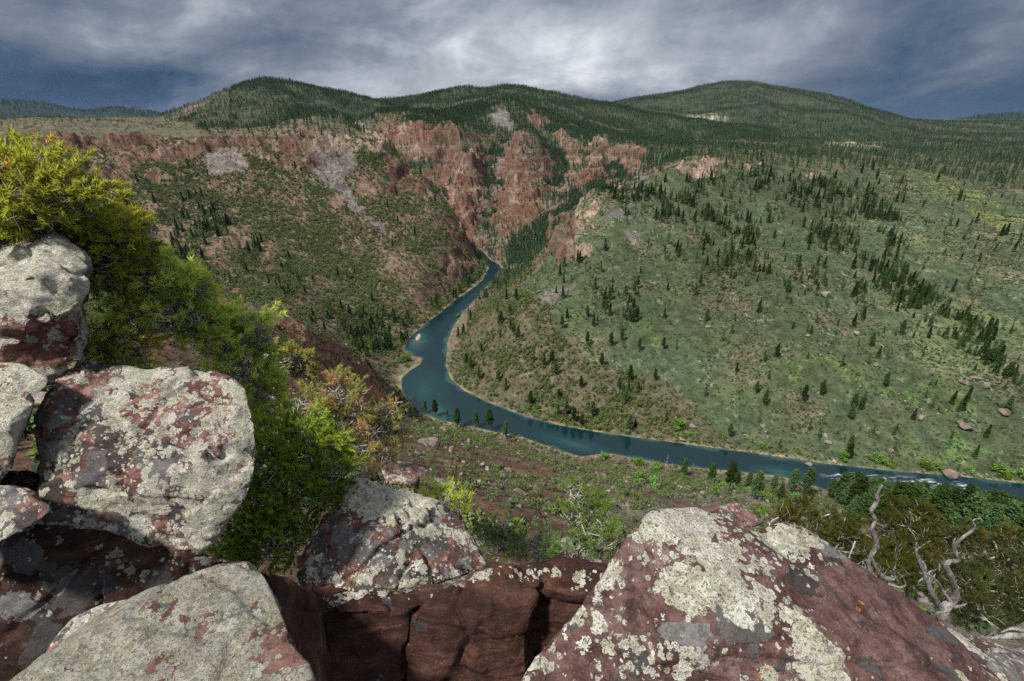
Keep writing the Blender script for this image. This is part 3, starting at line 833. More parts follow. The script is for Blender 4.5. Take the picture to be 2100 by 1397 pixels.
M_rock = rock_mat('sandstone_rock', [(.070, .054, .046), (.155, .125, .106), (.250, .215, .185)], 2.6)

def small_rock(name, seed, mat, sub=2):
    R = np.random.default_rng(seed)
    bm = bmesh.new()
    for _ in range(13):
        d = R.normal(size=3); d /= np.linalg.norm(d)
        bm.verts.new(d * R.uniform(.42, .6) * np.array([1.0, .75, .6]))
    r = bmesh.ops.convex_hull(bm, input=bm.verts)
    bmesh.ops.delete(bm, geom=list({g for g in r['geom_interior'] + r['geom_unused'] if isinstance(g, bmesh.types.BMVert)}), context='VERTS')
    bmesh.ops.bevel(bm, geom=bm.edges[:], offset=0.03, segments=1, affect='EDGES')
    bm.normal_update()
    me = bpy.data.meshes.new(name); bm.to_mesh(me); bm.free(); me.materials.append(mat)
    return me

# ------------------------------------------------------------------ scattering
flat = lambda a: a.reshape(-1)
fGX, fGY, fGZ, fU, fV, fVIS, fCELL = map(flat, (GX, GY, GZ, U1, V1, VIS, CELL))
fROCK, fSCR, fIN, fRD, fHID = map(flat, (ROCKM, SCR, river_in, river_d, HID))
INNER = (fU > -120) & (fU < 2220) & (fV < 1300)
MU, MV = U1 + nz_a * 10, V1 + nz_b * 7         # frayed picture position of the ground

def region(*polys, y0=0, y1=1e9):
    m = np.zeros(GX.shape, bool)
    for p in polys:
        m |= in_poly(MU, MV, p)
    return flat(m & (GY > y0) & (GY < y1))

def scatter(dens, hlo, hhi, seed, power=1.0):
    """dens: plants per square metre for every ground point; returns x,y,z,h"""
    R = np.random.default_rng(seed)
    lam = np.where(INNER & ~fIN & (fRD > 1.0), dens * fCELL, 0)
    k = R.poisson(lam)
    i = np.repeat(np.arange(len(k)), k)
    r = RR[np.clip(i // NTH, 1, NR - 2)]
    dr = (RR[np.clip(i // NTH + 1, 0, NR - 1)] - r) * R.uniform(-.5, .5, len(i))
    dt = (TT[1 + NTH // 2] - TT[NTH // 2]) * R.uniform(-.5, .5, len(i))
    th = TT[i % NTH] + dt
    x, y = (r + dr) * np.sin(th), (r + dr) * np.cos(th)
    h = hlo + (hhi - hlo) * R.uniform(0, 1, len(i)) ** power
    return np.stack([x, y, fGZ[i], h], 1), i

place_mask = fVIS & (fU > -40) & (fU < 2140)
pv = np.nonzero(place_mask)[0]
def spot_on_ground(u, v):
    k = pv[np.argmin((fU[pv] - u) ** 2 + (fV[pv] - v) ** 2)]
    return np.array([fGX[k], fGY[k], fGZ[k]])

def dist_cam(P):
    return np.linalg.norm(P[:, :3] - CAM, axis=1)

def instancer(name, P, meshes, label, seed=0, tilt=0.0):
    """points with a geometry-nodes modifier: one object of kind stuff"""
    R = np.random.default_rng(seed)
    src = bpy.data.collections.new(name + '_source')
    for m in meshes:
        src.objects.link(bpy.data.objects.new(m.name, m))
    me = bpy.data.meshes.new(name)
    me.vertices.add(len(P)); me.vertices.foreach_set('co', np.asarray(P[:, :3], np.float32).ravel())
    a = me.attributes.new('size', 'FLOAT', 'POINT'); a.data.foreach_set('value', np.asarray(P[:, 3], np.float32))
    rot = np.stack([R.normal(0, tilt + 1e-4, len(P)), R.normal(0, tilt + 1e-4, len(P)), R.uniform(0, 2 * pi, len(P))], 1)
    a = me.attributes.new('turn', 'FLOAT_VECTOR', 'POINT'); a.data.foreach_set('vector', rot.astype(np.float32).ravel())
    a = me.attributes.new('pick', 'INT', 'POINT'); a.data.foreach_set('value', R.integers(0, len(meshes), len(P)).astype(np.int32))
    o = tag(link(name, me), label, None, None, 'stuff')
    g = bpy.data.node_groups.new(name, 'GeometryNodeTree')
    g.interface.new_socket('Geometry', in_out='INPUT', socket_type='NodeSocketGeometry')
    g.interface.new_socket('Geometry', in_out='OUTPUT', socket_type='NodeSocketGeometry')
    N = g.nodes; L = g.links
    gi = N.new('NodeGroupInput'); go = N.new('NodeGroupOutput')
    ci_ = N.new('GeometryNodeCollectionInfo'); ci_.inputs['Collection'].default_value = src
    ci_.inputs['Separate Children'].default_value = True; ci_.inputs['Reset Children'].default_value = True
    ip = N.new('GeometryNodeInstanceOnPoints'); ip.inputs['Pick Instance'].default_value = True
    def attr(nm, ty):
        nd = N.new('GeometryNodeInputNamedAttribute'); nd.data_type = ty; nd.inputs['Name'].default_value = nm
        return nd.outputs[0]
    L.new(gi.outputs[0], ip.inputs['Points']); L.new(ci_.outputs[0], ip.inputs['Instance'])
    L.new(attr('pick', 'INT'), ip.inputs['Instance Index'])
    e2r = N.new('FunctionNodeEulerToRotation'); L.new(attr('turn', 'FLOAT_VECTOR'), e2r.inputs[0]); L.new(e2r.outputs[0], ip.inputs['Rotation'])
    L.new(attr('size', 'FLOAT'), ip.inputs['Scale'])
    L.new(ip.outputs[0], go.inputs[0])
    md = o.modifiers.new('scatter', 'NODES'); md.node_group = g
    return o

def visible(P, lift=0.6):
    """which plants of list P the photo shows (their base or most of their height is not behind ground)"""
    th = np.arctan2(P[:, 0], P[:, 1]); r = np.hypot(P[:, 0], P[:, 1])
    j = np.clip(np.searchsorted(TT, th), 0, NTH - 1); i = np.clip(np.searchsorted(RR, r) - 1, 0, NR - 1)
    el = (P[:, 2] + lift * P[:, 3] - CAM[2]) / r
    u, v = project(P[:, 0], P[:, 1], P[:, 2])
    return (el > cm[i, j]) & (u > 0) & (u < 2100) & (v > 0) & (v < 1397)
# ------------------------------------------------------------------ where things grow
L_SLOPE = region([(60, 283), (775, 283), (852, 348), (907, 400), (955, 470), (988, 530), (990, 560), (905, 640), (830, 715), (740, 740), (560, 660), (-150, 680), (-150, 300)], y0=345, y1=860)
R_S = flat(R_SIDE) > 0; R_F = flat(R_FOOT) > 0
CANYON = flat(((GY > 640) | ((GY > 440) & (U1 > 960) & (U1 < 1260) & (river_d > 3))) & (GY < 1600) & (HID == 0) & (U1 > 760) & (U1 < 1420)) & ~L_SLOPE & ~R_S & (fV > 200)
NEAR = flat((Rg > 14) & (Rg < 345)) & ~R_S
PLAT = flat((GY > 720) & (HID == 0) & ((GZ > 135) | ((U1 > 1400) & (V1 < 345)) | ((U1 > 1750) & (V1 < 425) & (R_SIDE == 0)))) & ~CANYON & ~L_SLOPE & ~R_S
PLAT_R = PLAT & (fU > 800); PLAT_L = PLAT & (fU <= 800)
bare = np.clip(1 - fROCK * 0.9 - fSCR * 0.96, 0.02, 1)
slp = flat(SLOPE)
den_noise = np.clip(0.65 + 0.9 * flat(mid) + 0.5 * flat(big), 0.05, 2.2)
clump = np.clip(flat(fine) * 2 + flat(mid) * 1.5 + 0.25, 0, 2)

PINE_BAND = region([(1230, 392), (1400, 372), (1560, 352), (1720, 372), (1830, 420), (1850, 480), (1760, 520), (1560, 510), (1420, 470), (1280, 450)], y0=400)
PINE_GULLY = region([(1730, 490), (1850, 500), (1900, 590), (1990, 660), (2100, 720), (2100, 800), (1990, 740), (1880, 650), (1790, 590)], y0=300)
PINE_MID = region([(1350, 500), (1620, 530), (1800, 600), (1960, 700), (1800, 690), (1640, 600), (1450, 560), (1340, 540)], [(1430, 470), (1480, 460), (1500, 540), (1440, 540)], y0=300)
PINE_SPOT = region([(1215, 600), (1310, 590), (1320, 690), (1260, 680), (1215, 640)], [(1130, 600), (1160, 600), (1150, 630)], [(1945, 395), (1985, 395), (1980, 420), (1945, 420)], y0=300)
MASS = region([(1690, 1018), (1800, 1030), (1860, 1040), (1960, 1046), (2100, 1090), (2200, 1130), (2200, 1210), (2000, 1150), (1850, 1110), (1740, 1070)], y0=60)
LBAND = region([(385, 395), (450, 420), (560, 520), (640, 600), (650, 650), (560, 600), (460, 545), (350, 500), (330, 440)], [(170, 380), (330, 430), (420, 520), (480, 580), (420, 600), (250, 540), (170, 470)], y0=345, y1=860)
VALLEY = region([(640, 690), (760, 690), (835, 690), (840, 730), (800, 780), (850, 850), (760, 850), (640, 800)], y0=300, y1=480)
CREST = region([(975, 612), (1060, 592), (1130, 528), (1125, 470), (1090, 490), (1020, 565)], y0=420, y1=700) & ~R_S
SPUR = region([(545, 660), (640, 675), (800, 760), (815, 795), (700, 770), (580, 750)], y0=150, y1=345)
LFOOT = region([(640, 640), (760, 650), (835, 650), (860, 640), (835, 715), (740, 735), (640, 690)], [(870, 620), (940, 570), (985, 550), (960, 590), (900, 640)], y0=345, y1=860)

dens_pine = np.zeros(len(fU))
dens_pine += R_S * 0.0014
dens_pine += PINE_BAND * 0.033 * den_noise * clump + PINE_GULLY * 0.055 * clump + PINE_MID * 0.014 * clump + PINE_SPOT * 0.008
dens_pine *= (1 - 0.85 * flat(np.clip(MD, 0, 1)))
P_R, _ = scatter(dens_pine * 1.6, 4.5, 14.0, 1, 1.2)
P_MASS, _ = scatter(MASS * 0.018, 10, 21, 2)
P_L, _ = scatter((LBAND * 0.020 * clump + LFOOT * 0.022 + L_SLOPE * 0.0005) * bare, 7, 14, 3)
P_RB, _ = scatter(flat((river_d < 75).astype(float)) * R_F * 0.006 * clump, 8, 15, 4)

JUN, _ = scatter((VALLEY * 0.12 + CREST * 0.12 + L_SLOPE * (0.32 * den_noise) + R_F * 0.30 * den_noise * (0.5 + clump)) * bare + R_S * 0.0060 * clump, 2.2, 4.8, 5, 1.2)
JUN_N, _ = scatter(SPUR * 0.22 + NEAR * 0.17 * den_noise * np.maximum(bare, 0.75) * (1 - 0.5 * MASS) * np.where(fV < 1000, 1.0, 0.8) * (flat(Rg) > 32), 1.1, 3.1, 6, 1.2)
JUN_P, _ = scatter(PLAT_L * 0.011 * den_noise * bare * (flat(GY) < 1700), 2.5, 5, 7)
FOREST_C, _ = scatter(CANYON * (0.036 + 0.13 * flat(blur(GULLY, 2)) + 0.03 * (flat(GY) > 1250)) * np.clip(den_noise + 0.3, 0.2, 2) * np.clip(1.15 - fROCK * 1.1, 0.05, 1) * bare, 6, 12, 8)
FOREST_P, _ = scatter(PLAT_R * 0.0115 * np.clip(den_noise + 0.35, 0.15, 2) * (flat(GY) < 3400) * (1 - flat(blur(pale, 1))) + PLAT_L * region([(400, 264), (470, 246), (560, 238), (800, 232), (800, 284), (540, 284), (420, 276)], y0=700) * 0.012, 7, 13, 9)
hb = flat(fbm2(GX / 90, GY / 90, 3, 77))
FOREST_H, _ = scatter(((fHID == 1) | (fHID == 2)) * 0.058 * np.clip(0.8 + 1.1 * hb, 0.12, 2) * (1 - flat(blur(HILLSCREE, 1))) * np.where((fHID == 1) & (fU < 470), 0.35, 1.0), 5, 10.5, 10)
FOREST_M, _ = scatter((fHID == 3) * 0.013 * np.clip(0.95 + 0.8 * hb, 0.2, 2) * (1 - flat(blur(pale, 1)) * 0.95), 7.5, 13.5, 12)
FOREST_X, _ = scatter((fHID >= 4) * 0.0012 * np.clip(0.9 + 0.8 * hb, 0.2, 2), 18, 32, 13)
SAGE, _ = scatter((R_S * (1 - 0.5 * R_F) * 0.30 * np.clip(den_noise * 0.5 + clump * 0.9, 0.1, 2.6) + NEAR * 0.15 * np.clip(den_noise, .3, 2) * (flat(Rg) > 25) + L_SLOPE * 0.02) * bare, 0.6, 2.1, 14, 1.6)
ROCKS, _ = scatter(R_S * (1 - 0.6 * R_F) * 0.020 * den_noise + flat(np.clip(SCR, 0, 1)) * 0.09 * (flat(GY) < 900) + NEAR * 0.09 * (1 + 4 * flat(CL)) * (flat(Rg) > 40) * den_noise + flat((river_d < 5) & (Rg < 500)) * 0.04
                   + (flat(CL) > 0.3) * R_S * 0.02 + L_SLOPE * 0.002, 0.6, 3.2, 15, 4.0)

def split_top(P, n=300, lo=0):
    """the n that show largest in the photo, and the rest"""
    s = np.where(visible(P), P[:, 3] / dist_cam(P), 0)
    o = np.argsort(-s)
    top = o[:n]; top = top[s[top] > 0]
    rest = np.setdiff1d(np.arange(len(P)), top)
    return P[top], P[rest]

# ------------------------------------------------------------------ pines
pine_hi = [(crown_mesh('pine_crown', 'pine', 3200, 40 + k, M_pine), trunk_mesh('pine_trunk', 'pine', 40 + k, 1.0, 22)) for k in range(4)]
pine_lo = [joined('small_pine', 'pine' if k < 4 else 'fir', 700, 60 + k, M_pine) for k in range(6)]
forest_v = [joined('forest_tree', 'fir' if k % 3 else 'pine', 90, 80 + k, M_far, 0) for k in range(5)]
jun_hi = [joined('juniper_plant', 'juniper', 520, 100 + k, M_jun, 6) for k in range(6)]
jun_lo = [joined('juniper_clump', 'juniper', 90, 120 + k, M_jun, 0) for k in range(5)]
bush_v = [joined('willow', 'bush', 520, 140 + k, M_bush, 5) for k in range(4)]
sage_v = [crown_mesh('sage', 'sage', 14, 160 + k, M_sage) for k in range(4)]
rock_v = [small_rock('stone', 180 + k, M_rock) for k in range(8)]

def plant_tree(x, y, z, h, label, group, k, rot):
    r = link('pine_tree', None, (x, y, z), (0, 0, rot), (h, h, h))
    tag(r, label, 'tree', group)
    link('crown', pine_hi[k][0], parent=r); link('trunk', pine_hi[k][1], parent=r)
    return r

bank_row = [   # base u, v, height in photo pixels, label
    (873, 848, 31, 'leftmost small pine on the near river bank beside the pool'),
    (893, 855, 41, 'second pine from the left against the pool, on the near river bank'),
    (918, 856, 19, 'smallest thin pine standing in front of the pool on the near bank'),
    (939, 877, 48, 'straight pine standing alone before the middle of the dark pool'),
    (976, 877, 39, 'broad pine on the near bank just left of the tallest pine by the pool'),
    (1005, 883, 52, 'tallest pine at the right end of the row along the pool'),
    (1037, 900, 42, 'dark leaning pine on the near bank where the pool narrows'),
    (1401, 976, 41, 'pine on the near bank right of the grey dead tree'),
    (1456, 990, 45, 'slim pine with a green bush at its foot on the near bank'),
    (1492, 1006, 66, 'tall full pine in the middle of the near bank, above the sand bar'),
    (1510, 1000, 34, 'small pine close to the right side of the tall full pine'),
    (1532, 1008, 42, 'open crowned pine left of the pale sand bar'),
    (1548, 1024, 63, 'tall pine in front of the pale sand bar'),
    (1582, 1012, 40, 'spindly pine at the right end of the pale sand bar'),
    (1596, 1030, 40, 'dark pine below the right end of the sand bar'),
    (1620, 1012, 52, 'first of two dark pines that cover the water right of the sand bar'),
    (1650, 1017, 61, 'second and taller of two dark pines right of the sand bar'),
    (1700, 1024, 42, 'pine at the left edge of the dark grove below the rapids'),
    (1738, 1030, 62, 'tallest pine at the left of the dark grove below the rapids'),
    (1718, 1036, 46, 'pine in front of the left side of the dark grove'),
    (1770, 1028, 45, 'pine in the dark grove right under the upper rapids')]
bank_xy = []
for n_, (u, v, hp, lab) in enumerate(bank_row):
    p = spot_on_ground(u, v)
    h = hp * np.linalg.norm(p - CAM) / F * 1.0
    plant_tree(*p, h, lab, 'pines along the near river bank', n_ % 4, n_ * 1.7)
    bank_xy.append(p)

ZONE_P = {0: ('dark green pine among the many scattered over the right hillside', 'pines on the right hillside'),
          1: ('dark pine in the dense grove on the near bank below the rapids', 'pines in the grove below the rapids'),
          2: ('dark pine in the bands of trees on the left canyon wall', 'pines on the left canyon wall'),
          3: ('pine at the foot of the right hillside close to the far river bank', 'pines along the far river bank')}
allp = np.concatenate([np.c_[P, np.full(len(P), k)] for k, P in enumerate((P_R, P_MASS, P_L, P_RB))])
topp, restp = split_top(allp, 300 - len(bank_row))
for n_, (x, y, z, h, k) in enumerate(topp):
    lab, grp = ZONE_P[int(k)]
    px = h / math.dist((x, y, z), CAM) * F
    rot = rng.uniform(0, 6.28)
    if px > 26:
        plant_tree(x, y, z, h, lab, grp, n_ % 4, rot)
    else:
        o = link('pine_tree', pine_lo[n_ % 6], (x, y, z), (0, 0, rot), (h, h, h * rng.uniform(.9, 1.1)))
        tag(o, lab, 'tree', grp)
instancer('pine_woods', restp, pine_lo, 'smaller pines thinly scattered over the hillsides', 3, 0.03)
instancer('canyon_forest', FOREST_C, forest_v, 'dark conifers filling the gullies of the far canyon', 4, 0.03)
instancer('plateau_forest', FOREST_P, forest_v, 'dark conifer forest covering the plateaus above the canyon rims', 5, 0.03)
instancer('hill_forest', FOREST_H, forest_v, 'conifer forest on the two hills behind the canyon', 6, 0.03)
instancer('mountain_forest', np.concatenate([FOREST_M, FOREST_X]), forest_v, 'bluish forest on the far mountains', 7, 0.03)

# ------------------------------------------------------------------ junipers
allj = np.concatenate([np.c_[JUN_N, np.zeros(len(JUN_N))], np.c_[JUN, np.ones(len(JUN))], np.c_[JUN_P, np.full(len(JUN_P), 2)]])
topj, restj = split_top(allj, 300)
ZONE_J = {0: ('rounded green juniper dotted over the steep red slope below the viewpoint', 'junipers on the near slope'),
          1: ('small dark juniper in the thick scrub on the slopes beside the river', 'junipers beside the river'),
          2: ('small juniper on the plateau', 'junipers on the plateau')}
for n_, (x, y, z, h, k) in enumerate(topj):
    lab, grp = ZONE_J[int(k)]
    o = link('juniper', jun_hi[n_ % 6], (x, y, z - 0.05 * h), (0, 0, rng.uniform(0, 6.28)), (h * rng.uniform(.9, 1.25), h * rng.uniform(.9, 1.25), h))
    tag(o, lab, 'shrub', grp)
nearj = dist_cam(restj) < 330
instancer('juniper_scrub', restj, jun_lo, 'juniper scrub dotted over the canyon slopes', 8, 0.08)
instancer('sagebrush', SAGE, sage_v, 'low grey green sagebrush covering the slopes', 9, 0.1)

# ------------------------------------------------------------------ bright green willows by the water
willows = [(1395, 880, 26), (1388, 897, 15), (1413, 895, 15), (1425, 893, 12), (1140, 853, 15), (1122, 850, 12), (1105, 848, 10), (1095, 843, 11), (950, 790, 10), (1018, 812, 12), (1246, 870, 11), (940, 650, 10),
           (836, 742, 16), (826, 735, 12), (834, 752, 10), (813, 744, 12), (962, 578, 10), (940, 596, 10), (915, 620, 10), (896, 630, 11), (868, 660, 11), (855, 672, 11), (990, 553, 8), (881, 646, 9),
           (1240, 942, 18), (1306, 955, 20), (1342, 966, 21), (1256, 962, 10), (1345, 954, 9), (1345, 1000, 26), (1308, 990, 26), (1463, 988, 15), (1480, 1003, 16), (1464, 1012, 20), (1535, 1012, 14), (1560, 1025, 12), (1574, 1027, 19),
           (1607, 1038, 17), (1512, 1012, 10), (1562, 1054, 20), (1592, 1060, 18), (1536, 1050, 14), (1630, 1028, 18), (1424, 1003, 13),
           (1560, 916, 11), (1578, 918, 11), (1636, 925, 10), (1530, 920, 11), (1733, 942, 18), (1787, 945, 17), (1804, 952, 17), (1828, 957, 13), (1896, 960, 18), (1930, 962, 14), (1985, 970, 12), (2050, 975, 22), (2090, 980, 16), (1670, 940, 8), (1965, 945, 10)]
wl_lab = {0: 'bright green willow bush where the far bank bends, tallest of its clump', 24: 'round bright green bush at the left end of the grassy near bank', 25: 'round bright green bush in the middle of the grassy near bank',
          26: 'round bright green bush nearest the grey dead tree on the near bank', 12: 'bright green bush on the gravel spit'}
for n_, (u, v, hp) in enumerate(willows):
    p = spot_on_ground(u, v)
    h = 1.1 * hp * np.linalg.norm(p - CAM) / F
    far = p[0] ** 2 + p[1] ** 2
    nearbank = n_ >= 24 and n_ < 44
    grp = 'bright bushes on the near bank' if nearbank else 'bright bushes along the far bank'
    lab = wl_lab.get(n_, 'bright green bush among the pines of the near river bank' if nearbank else 'small bright green bush at the water edge of the opposite bank')
    o = link('willow_bush', bush_v[n_ % 4], (p[0], p[1], p[2] - .05 * h), (0, 0, n_ * 2.1), (h * 1.1, h * 1.1, h))
    tag(o, lab, 'bush', grp)

# ------------------------------------------------------------------ rocks on the hillside
big_rocks = [(1694, 608, 23, 'broad pale flat topped slab in the middle of the right hillside'), (1734, 688, 15, 'left one of two pale boulders close together on the open right hillside'),
             (1755, 686, 15, 'right one of two pale boulders close together on the open right hillside'), (1654, 691, 12, 'brownish boulder left of the pair of pale boulders'), (1452, 672, 10, 'lone round pale boulder on the left of the sage slope'),
             (1795, 751, 12, 'long light grey boulder on the green part of the right hillside'), (1974, 785, 13, 'dark grey boulder beside pines at the right, lowest of three'), (2003, 779, 15, 'light grey boulder beside pines at the right, topmost of three'),
             (2022, 793, 12, 'tall grey boulder touching a pine at the right hillside'), (1681, 851, 14, 'grey boulder pile on the lower right hillside'), (1889, 859, 15, 'rounded light grey boulder low on the right hillside'),
             (1978, 878, 25, 'largest dark wedge shaped boulder low on the right hillside'), (1698, 910, 15, 'angular grey boulder just above the far bank bushes'), (1826, 926, 13, 'grey boulder above the far bank near the rapids'),
             (1433, 779, 9, 'small pale boulder on the open sage slope'), (2060, 848, 20, 'long low grey slab at the right end of the hillside'), (1399, 903, 15, 'square grey boulder at the water under the green willows'),
             (1422, 876, 18, 'dark flat slab behind the green willows of the far bank'), (1336, 883, 11, 'grey boulder in the scrub above the far bank'), (1948, 978, 26, 'large pale red slab lying at the far water edge below the rapids'),
             (1711, 948, 11, 'reddish boulder standing at the far water edge'), (1487, 920, 15, 'flat pinkish rock at the far water edge'), (1658, 954, 14, 'pale flat rock jutting into the river from the far bank'), (1196, 527, 18, 'orange boulder beside the cliff on the crest')]
for n_, (u, v, wp, lab) in enumerate(big_rocks):
    p = spot_on_ground(u, v)
    s = 1.15 * wp * np.linalg.norm(p - CAM) / F
    o = link('boulder', rock_v[n_ % 8], (p[0], p[1], p[2] + 0.12 * s), (0.15, -0.1, n_ * 1.3), (s, s * .9, s * .8))
    tag(o, lab, 'boulder', 'large boulders on the right hillside')
zr = (ROCKS[:, 1] > 225).astype(float)
allr = np.c_[ROCKS, zr]
topr, restr = split_top(allr, 300 - len(big_rocks))
for n_, (x, y, z, s, k) in enumerate(topr):
    near_r = math.hypot(x, y) < 235
    o = link('boulder', rock_v[n_ % 8], (x, y, z + .1 * s), (rng.normal(0, .3), rng.normal(0, .3), rng.uniform(0, 6.28)), (s, s * rng.uniform(.7, 1.1), s * rng.uniform(.5, .9)))
    tag(o, 'grey boulder among many strewn over the near slope' if near_r else 'pale boulder among many strewn over the far side of the river', 'boulder', 'boulders strewn over the near slope' if near_r else 'boulders strewn over the far side')
instancer('scattered_rocks', restr, rock_v, 'small pale rocks strewn over the slopes', 10, 0.4)
print('COUNTS', {k: len(v) for k, v in dict(P_R=P_R, MASS=P_MASS, P_L=P_L, P_RB=P_RB, JUN=JUN, JUN_N=JUN_N, JUN_P=JUN_P, FC=FOREST_C, FP=FOREST_P, FH=FOREST_H, FM=FOREST_M, FX=FOREST_X, SAGE=SAGE, ROCKS=ROCKS).items()})
# ------------------------------------------------------------------ lichen-covered sandstone boulders
def lichen_rock(name, amount=0.0, brown=0.0, grey=0.0, big=1.0, seed=0.0, dim=1.0, stain_shade=(1, 1, 1)):
    """amount: how far pale lichen spreads; brown: rusty bare rock; grey: dark crust lichen"""
    m, t, b = newmat(name, 0.9, 0.15)
    po0 = t('ShaderNodeTexCoord').outputs['Object']
    po = t.vmath('ADD', po0, (seed * 3.1, seed * 7.7, seed * 1.3))
    at_ = t('ShaderNodeSeparateColor', {0: t('ShaderNodeVertexColor', layer_name='growth').outputs[0]}).outputs
    nz = t('ShaderNodeSeparateXYZ', {0: t('ShaderNodeNewGeometry').outputs['Normal']}).outputs[2]
    def warp(sc_, amt):
        w_ = t('ShaderNodeTexNoise', {'Vector': po, 'Scale': sc_, 'Detail': 4.0, 'Roughness': 0.65}).outputs['Color']
        nd = t('ShaderNodeVectorMath', {0: t.vmath('SUBTRACT', w_, (.5, .5, .5)), 'Scale': amt}, operation='SCALE')
        return t.vmath('ADD', po, nd.outputs[0])
    pw = warp(11.0, 0.10); pf = warp(34.0, 0.035)
    nA = t.noise(po, 2.6 / big, 5, 0.6)
    nB = t.noise(pw, 6.0, 6, 0.68)
    nC = t.noise(po, 21, 6, 0.72)
    nD = t.noise(po, 85, 4, 0.75)
    lay = t.noise(t.scale(po, (1.4, 1.4, 10)), 1.7, 6, 0.68, 0.5)
    base = t.ramp(t.math('ADD', t.math('MULTIPLY', nB, 0.6), t.math('MULTIPLY', lay, 0.4)),
                  [(0.33, (.032, .017, .016)), (0.44, (.092, .045, .038)), (0.53, (.170, .095, .082)), (0.66, (.275, .190, .168))])
    base = t.mix(brown, base, t.ramp(lay, [(0.3, (.012, .006, .005)), (0.47, (.040, .018, .012)), (0.6, (.105, .050, .034)), (0.72, (.22, .13, .10))]))
    base = t.mix(t.mapr(nC, 0.50, 0.64, 0.0, 0.7), base, (.036, .026, .025))
    base = t.mix(t.mapr(nD, 0.60, 0.70, 0.0, 0.5), base, (.30, .22, .19))
    field = t.math('ADD', t.math('ADD', t.math('MULTIPLY', t.math('SUBTRACT', nA, 0.5), 1.5), t.math('MULTIPLY', t.math('SUBTRACT', nB, 0.5), 0.9)),
                   t.math('ADD', t.mapr(nz, -0.6, 0.6, -0.12, 0.04), t.math('SUBTRACT', at_[0], 0.5)))
    field = t.math('ADD', field, amount)
    fieldd = t.math('ADD', t.math('ADD', t.math('MULTIPLY', t.math('SUBTRACT', t.noise(po, 3.3, 5, 0.6), 0.5), 1.8), t.math('SUBTRACT', at_[1], 0.5)), grey)
    edge = t.math('MULTIPLY', t.math('SUBTRACT', nC, 0.5), 0.5)
    def rosettes(vec, sc_, fld, lo, hi, rmax):
        v_ = t('ShaderNodeTexVoronoi', {'Vector': vec, 'Scale': sc_, 'Randomness': 1.0})
        rc = t('ShaderNodeSeparateColor', {0: v_.outputs['Color']}).outputs
        rad = t.mapr(t.math('ADD', fld, t.math('MULTIPLY', t.math('SUBTRACT', rc[0], 0.5), 0.55)), lo, hi, -0.05, rmax, False)
        q = t.math('SUBTRACT', t.math('ADD', rad, edge), v_.outputs['Distance'])
        return t.mapr(q, 0.0, 0.035), rc, q
    base = t.mix(1.0, base, (*stain_shade, 1), 'MULTIPLY')
    # dark and grey crusts
    dm, rc, q = rosettes(pw, 5.5, fieldd, -0.05, 0.4, 0.8)
    dcol = t.ramp(rc[1], [(0.0, (.020, .020, .022)), (0.3, (.045, .045, .049)), (0.55, (.095, .096, .102)), (0.8, (.165, .166, .168)), (1.0, (.050, .046, .046))])
    dcol = t.mix(t.mapr(nC, 0.35, 0.65, 0.0, 0.6), dcol, (.055, .045, .043))
    col = t.mix(t.math('MULTIPLY', dm, 0.92), base, dcol)
    # pale crusts of three sizes, each rosette with its own tint
    tints = [(0.0, tuple(dim * c for c in (.262, .264, .200))), (0.28, tuple(dim * c for c in (.395, .392, .318))), (0.52, tuple(dim * c for c in (.470, .465, .400))), (0.74, tuple(dim * c for c in (.345, .322, .298))), (0.9, tuple(dim * c for c in (.310, .308, .205))), (1.0, tuple(dim * c for c in (.55, .545, .49)))]
    hh = t.math('MULTIPLY', dm, 0.25)
    for vec, sc_, lo, hi, rmax, sh_ in ((pw, 5.0 / big, 0.02, 0.50, 0.85, 0.0), (pw, 12.0, -0.06, 0.42, 0.75, 0.0), (pf, 30.0, -0.16, 0.40, 0.70, 0.0)):
        lm, rc, q = rosettes(vec, sc_, field, lo, hi, rmax)
        lc = t.ramp(rc[1], tints)
        rim = t.mapr(q, 0.02, 0.16, 1.16, 0.88)
        lc = t.mix(1.0, lc, t('ShaderNodeCombineXYZ', {0: rim, 1: rim, 2: rim}).outputs[0], 'MULTIPLY')
        lm = t.math('MULTIPLY', lm, t.math('SUBTRACT', 1.0, t.mapr(nD, 0.54, 0.63, 0.0, 0.85)))
        lm = t.math('MULTIPLY', lm, t.math('SUBTRACT', 1.0, t.mapr(nC, 0.60, 0.66, 0.0, 0.8)))
        col = t.mix(lm, col, lc)
        hh = t.math('MAXIMUM', hh, t.math('MULTIPLY', lm, 0.5))
    col = t.mix(1.0, col, t.ramp(nD, [(0.3, (.60, .60, .60)), (0.5, (1, 1, 1)), (0.7, (1.22, 1.22, 1.2))]), 'MULTIPLY')
    ov = t.voronoi(pf, 10.0)
    om = t.math('MULTIPLY', t.mapr(ov, 0.15, 0.11, 0, 1), t.mapr(t.noise(po, 2.7, 2), 0.56, 0.6))
    col = t.mix(t.math('MULTIPLY', om, t.mapr(nC, 0.45, 0.52)), col, (.40, .15, .02))
    t.l.new(col, b.inputs['Base Color'])
    h = t.math('ADD', t.math('ADD', t.math('MULTIPLY', nC, 0.6), t.math('MULTIPLY', nD, 0.35)), t.math('ADD', hh, t.math('MULTIPLY', lay, 1.0)))
    t.l.new(t('ShaderNodeBump', {'Strength': 0.9, 'Distance': 0.03, 'Height': h}).outputs[0], b.inputs['Normal'])
    return m

def hull_into(bm, pts):
    vs = [bm.verts.new(tuple(p)) for p in pts]
    r = bmesh.ops.convex_hull(bm, input=vs)
    dead = list({g for g in r['geom_interior'] + r['geom_unused'] if isinstance(g, bmesh.types.BMVert)})
    if dead:
        bmesh.ops.delete(bm, geom=dead, context='VERTS')

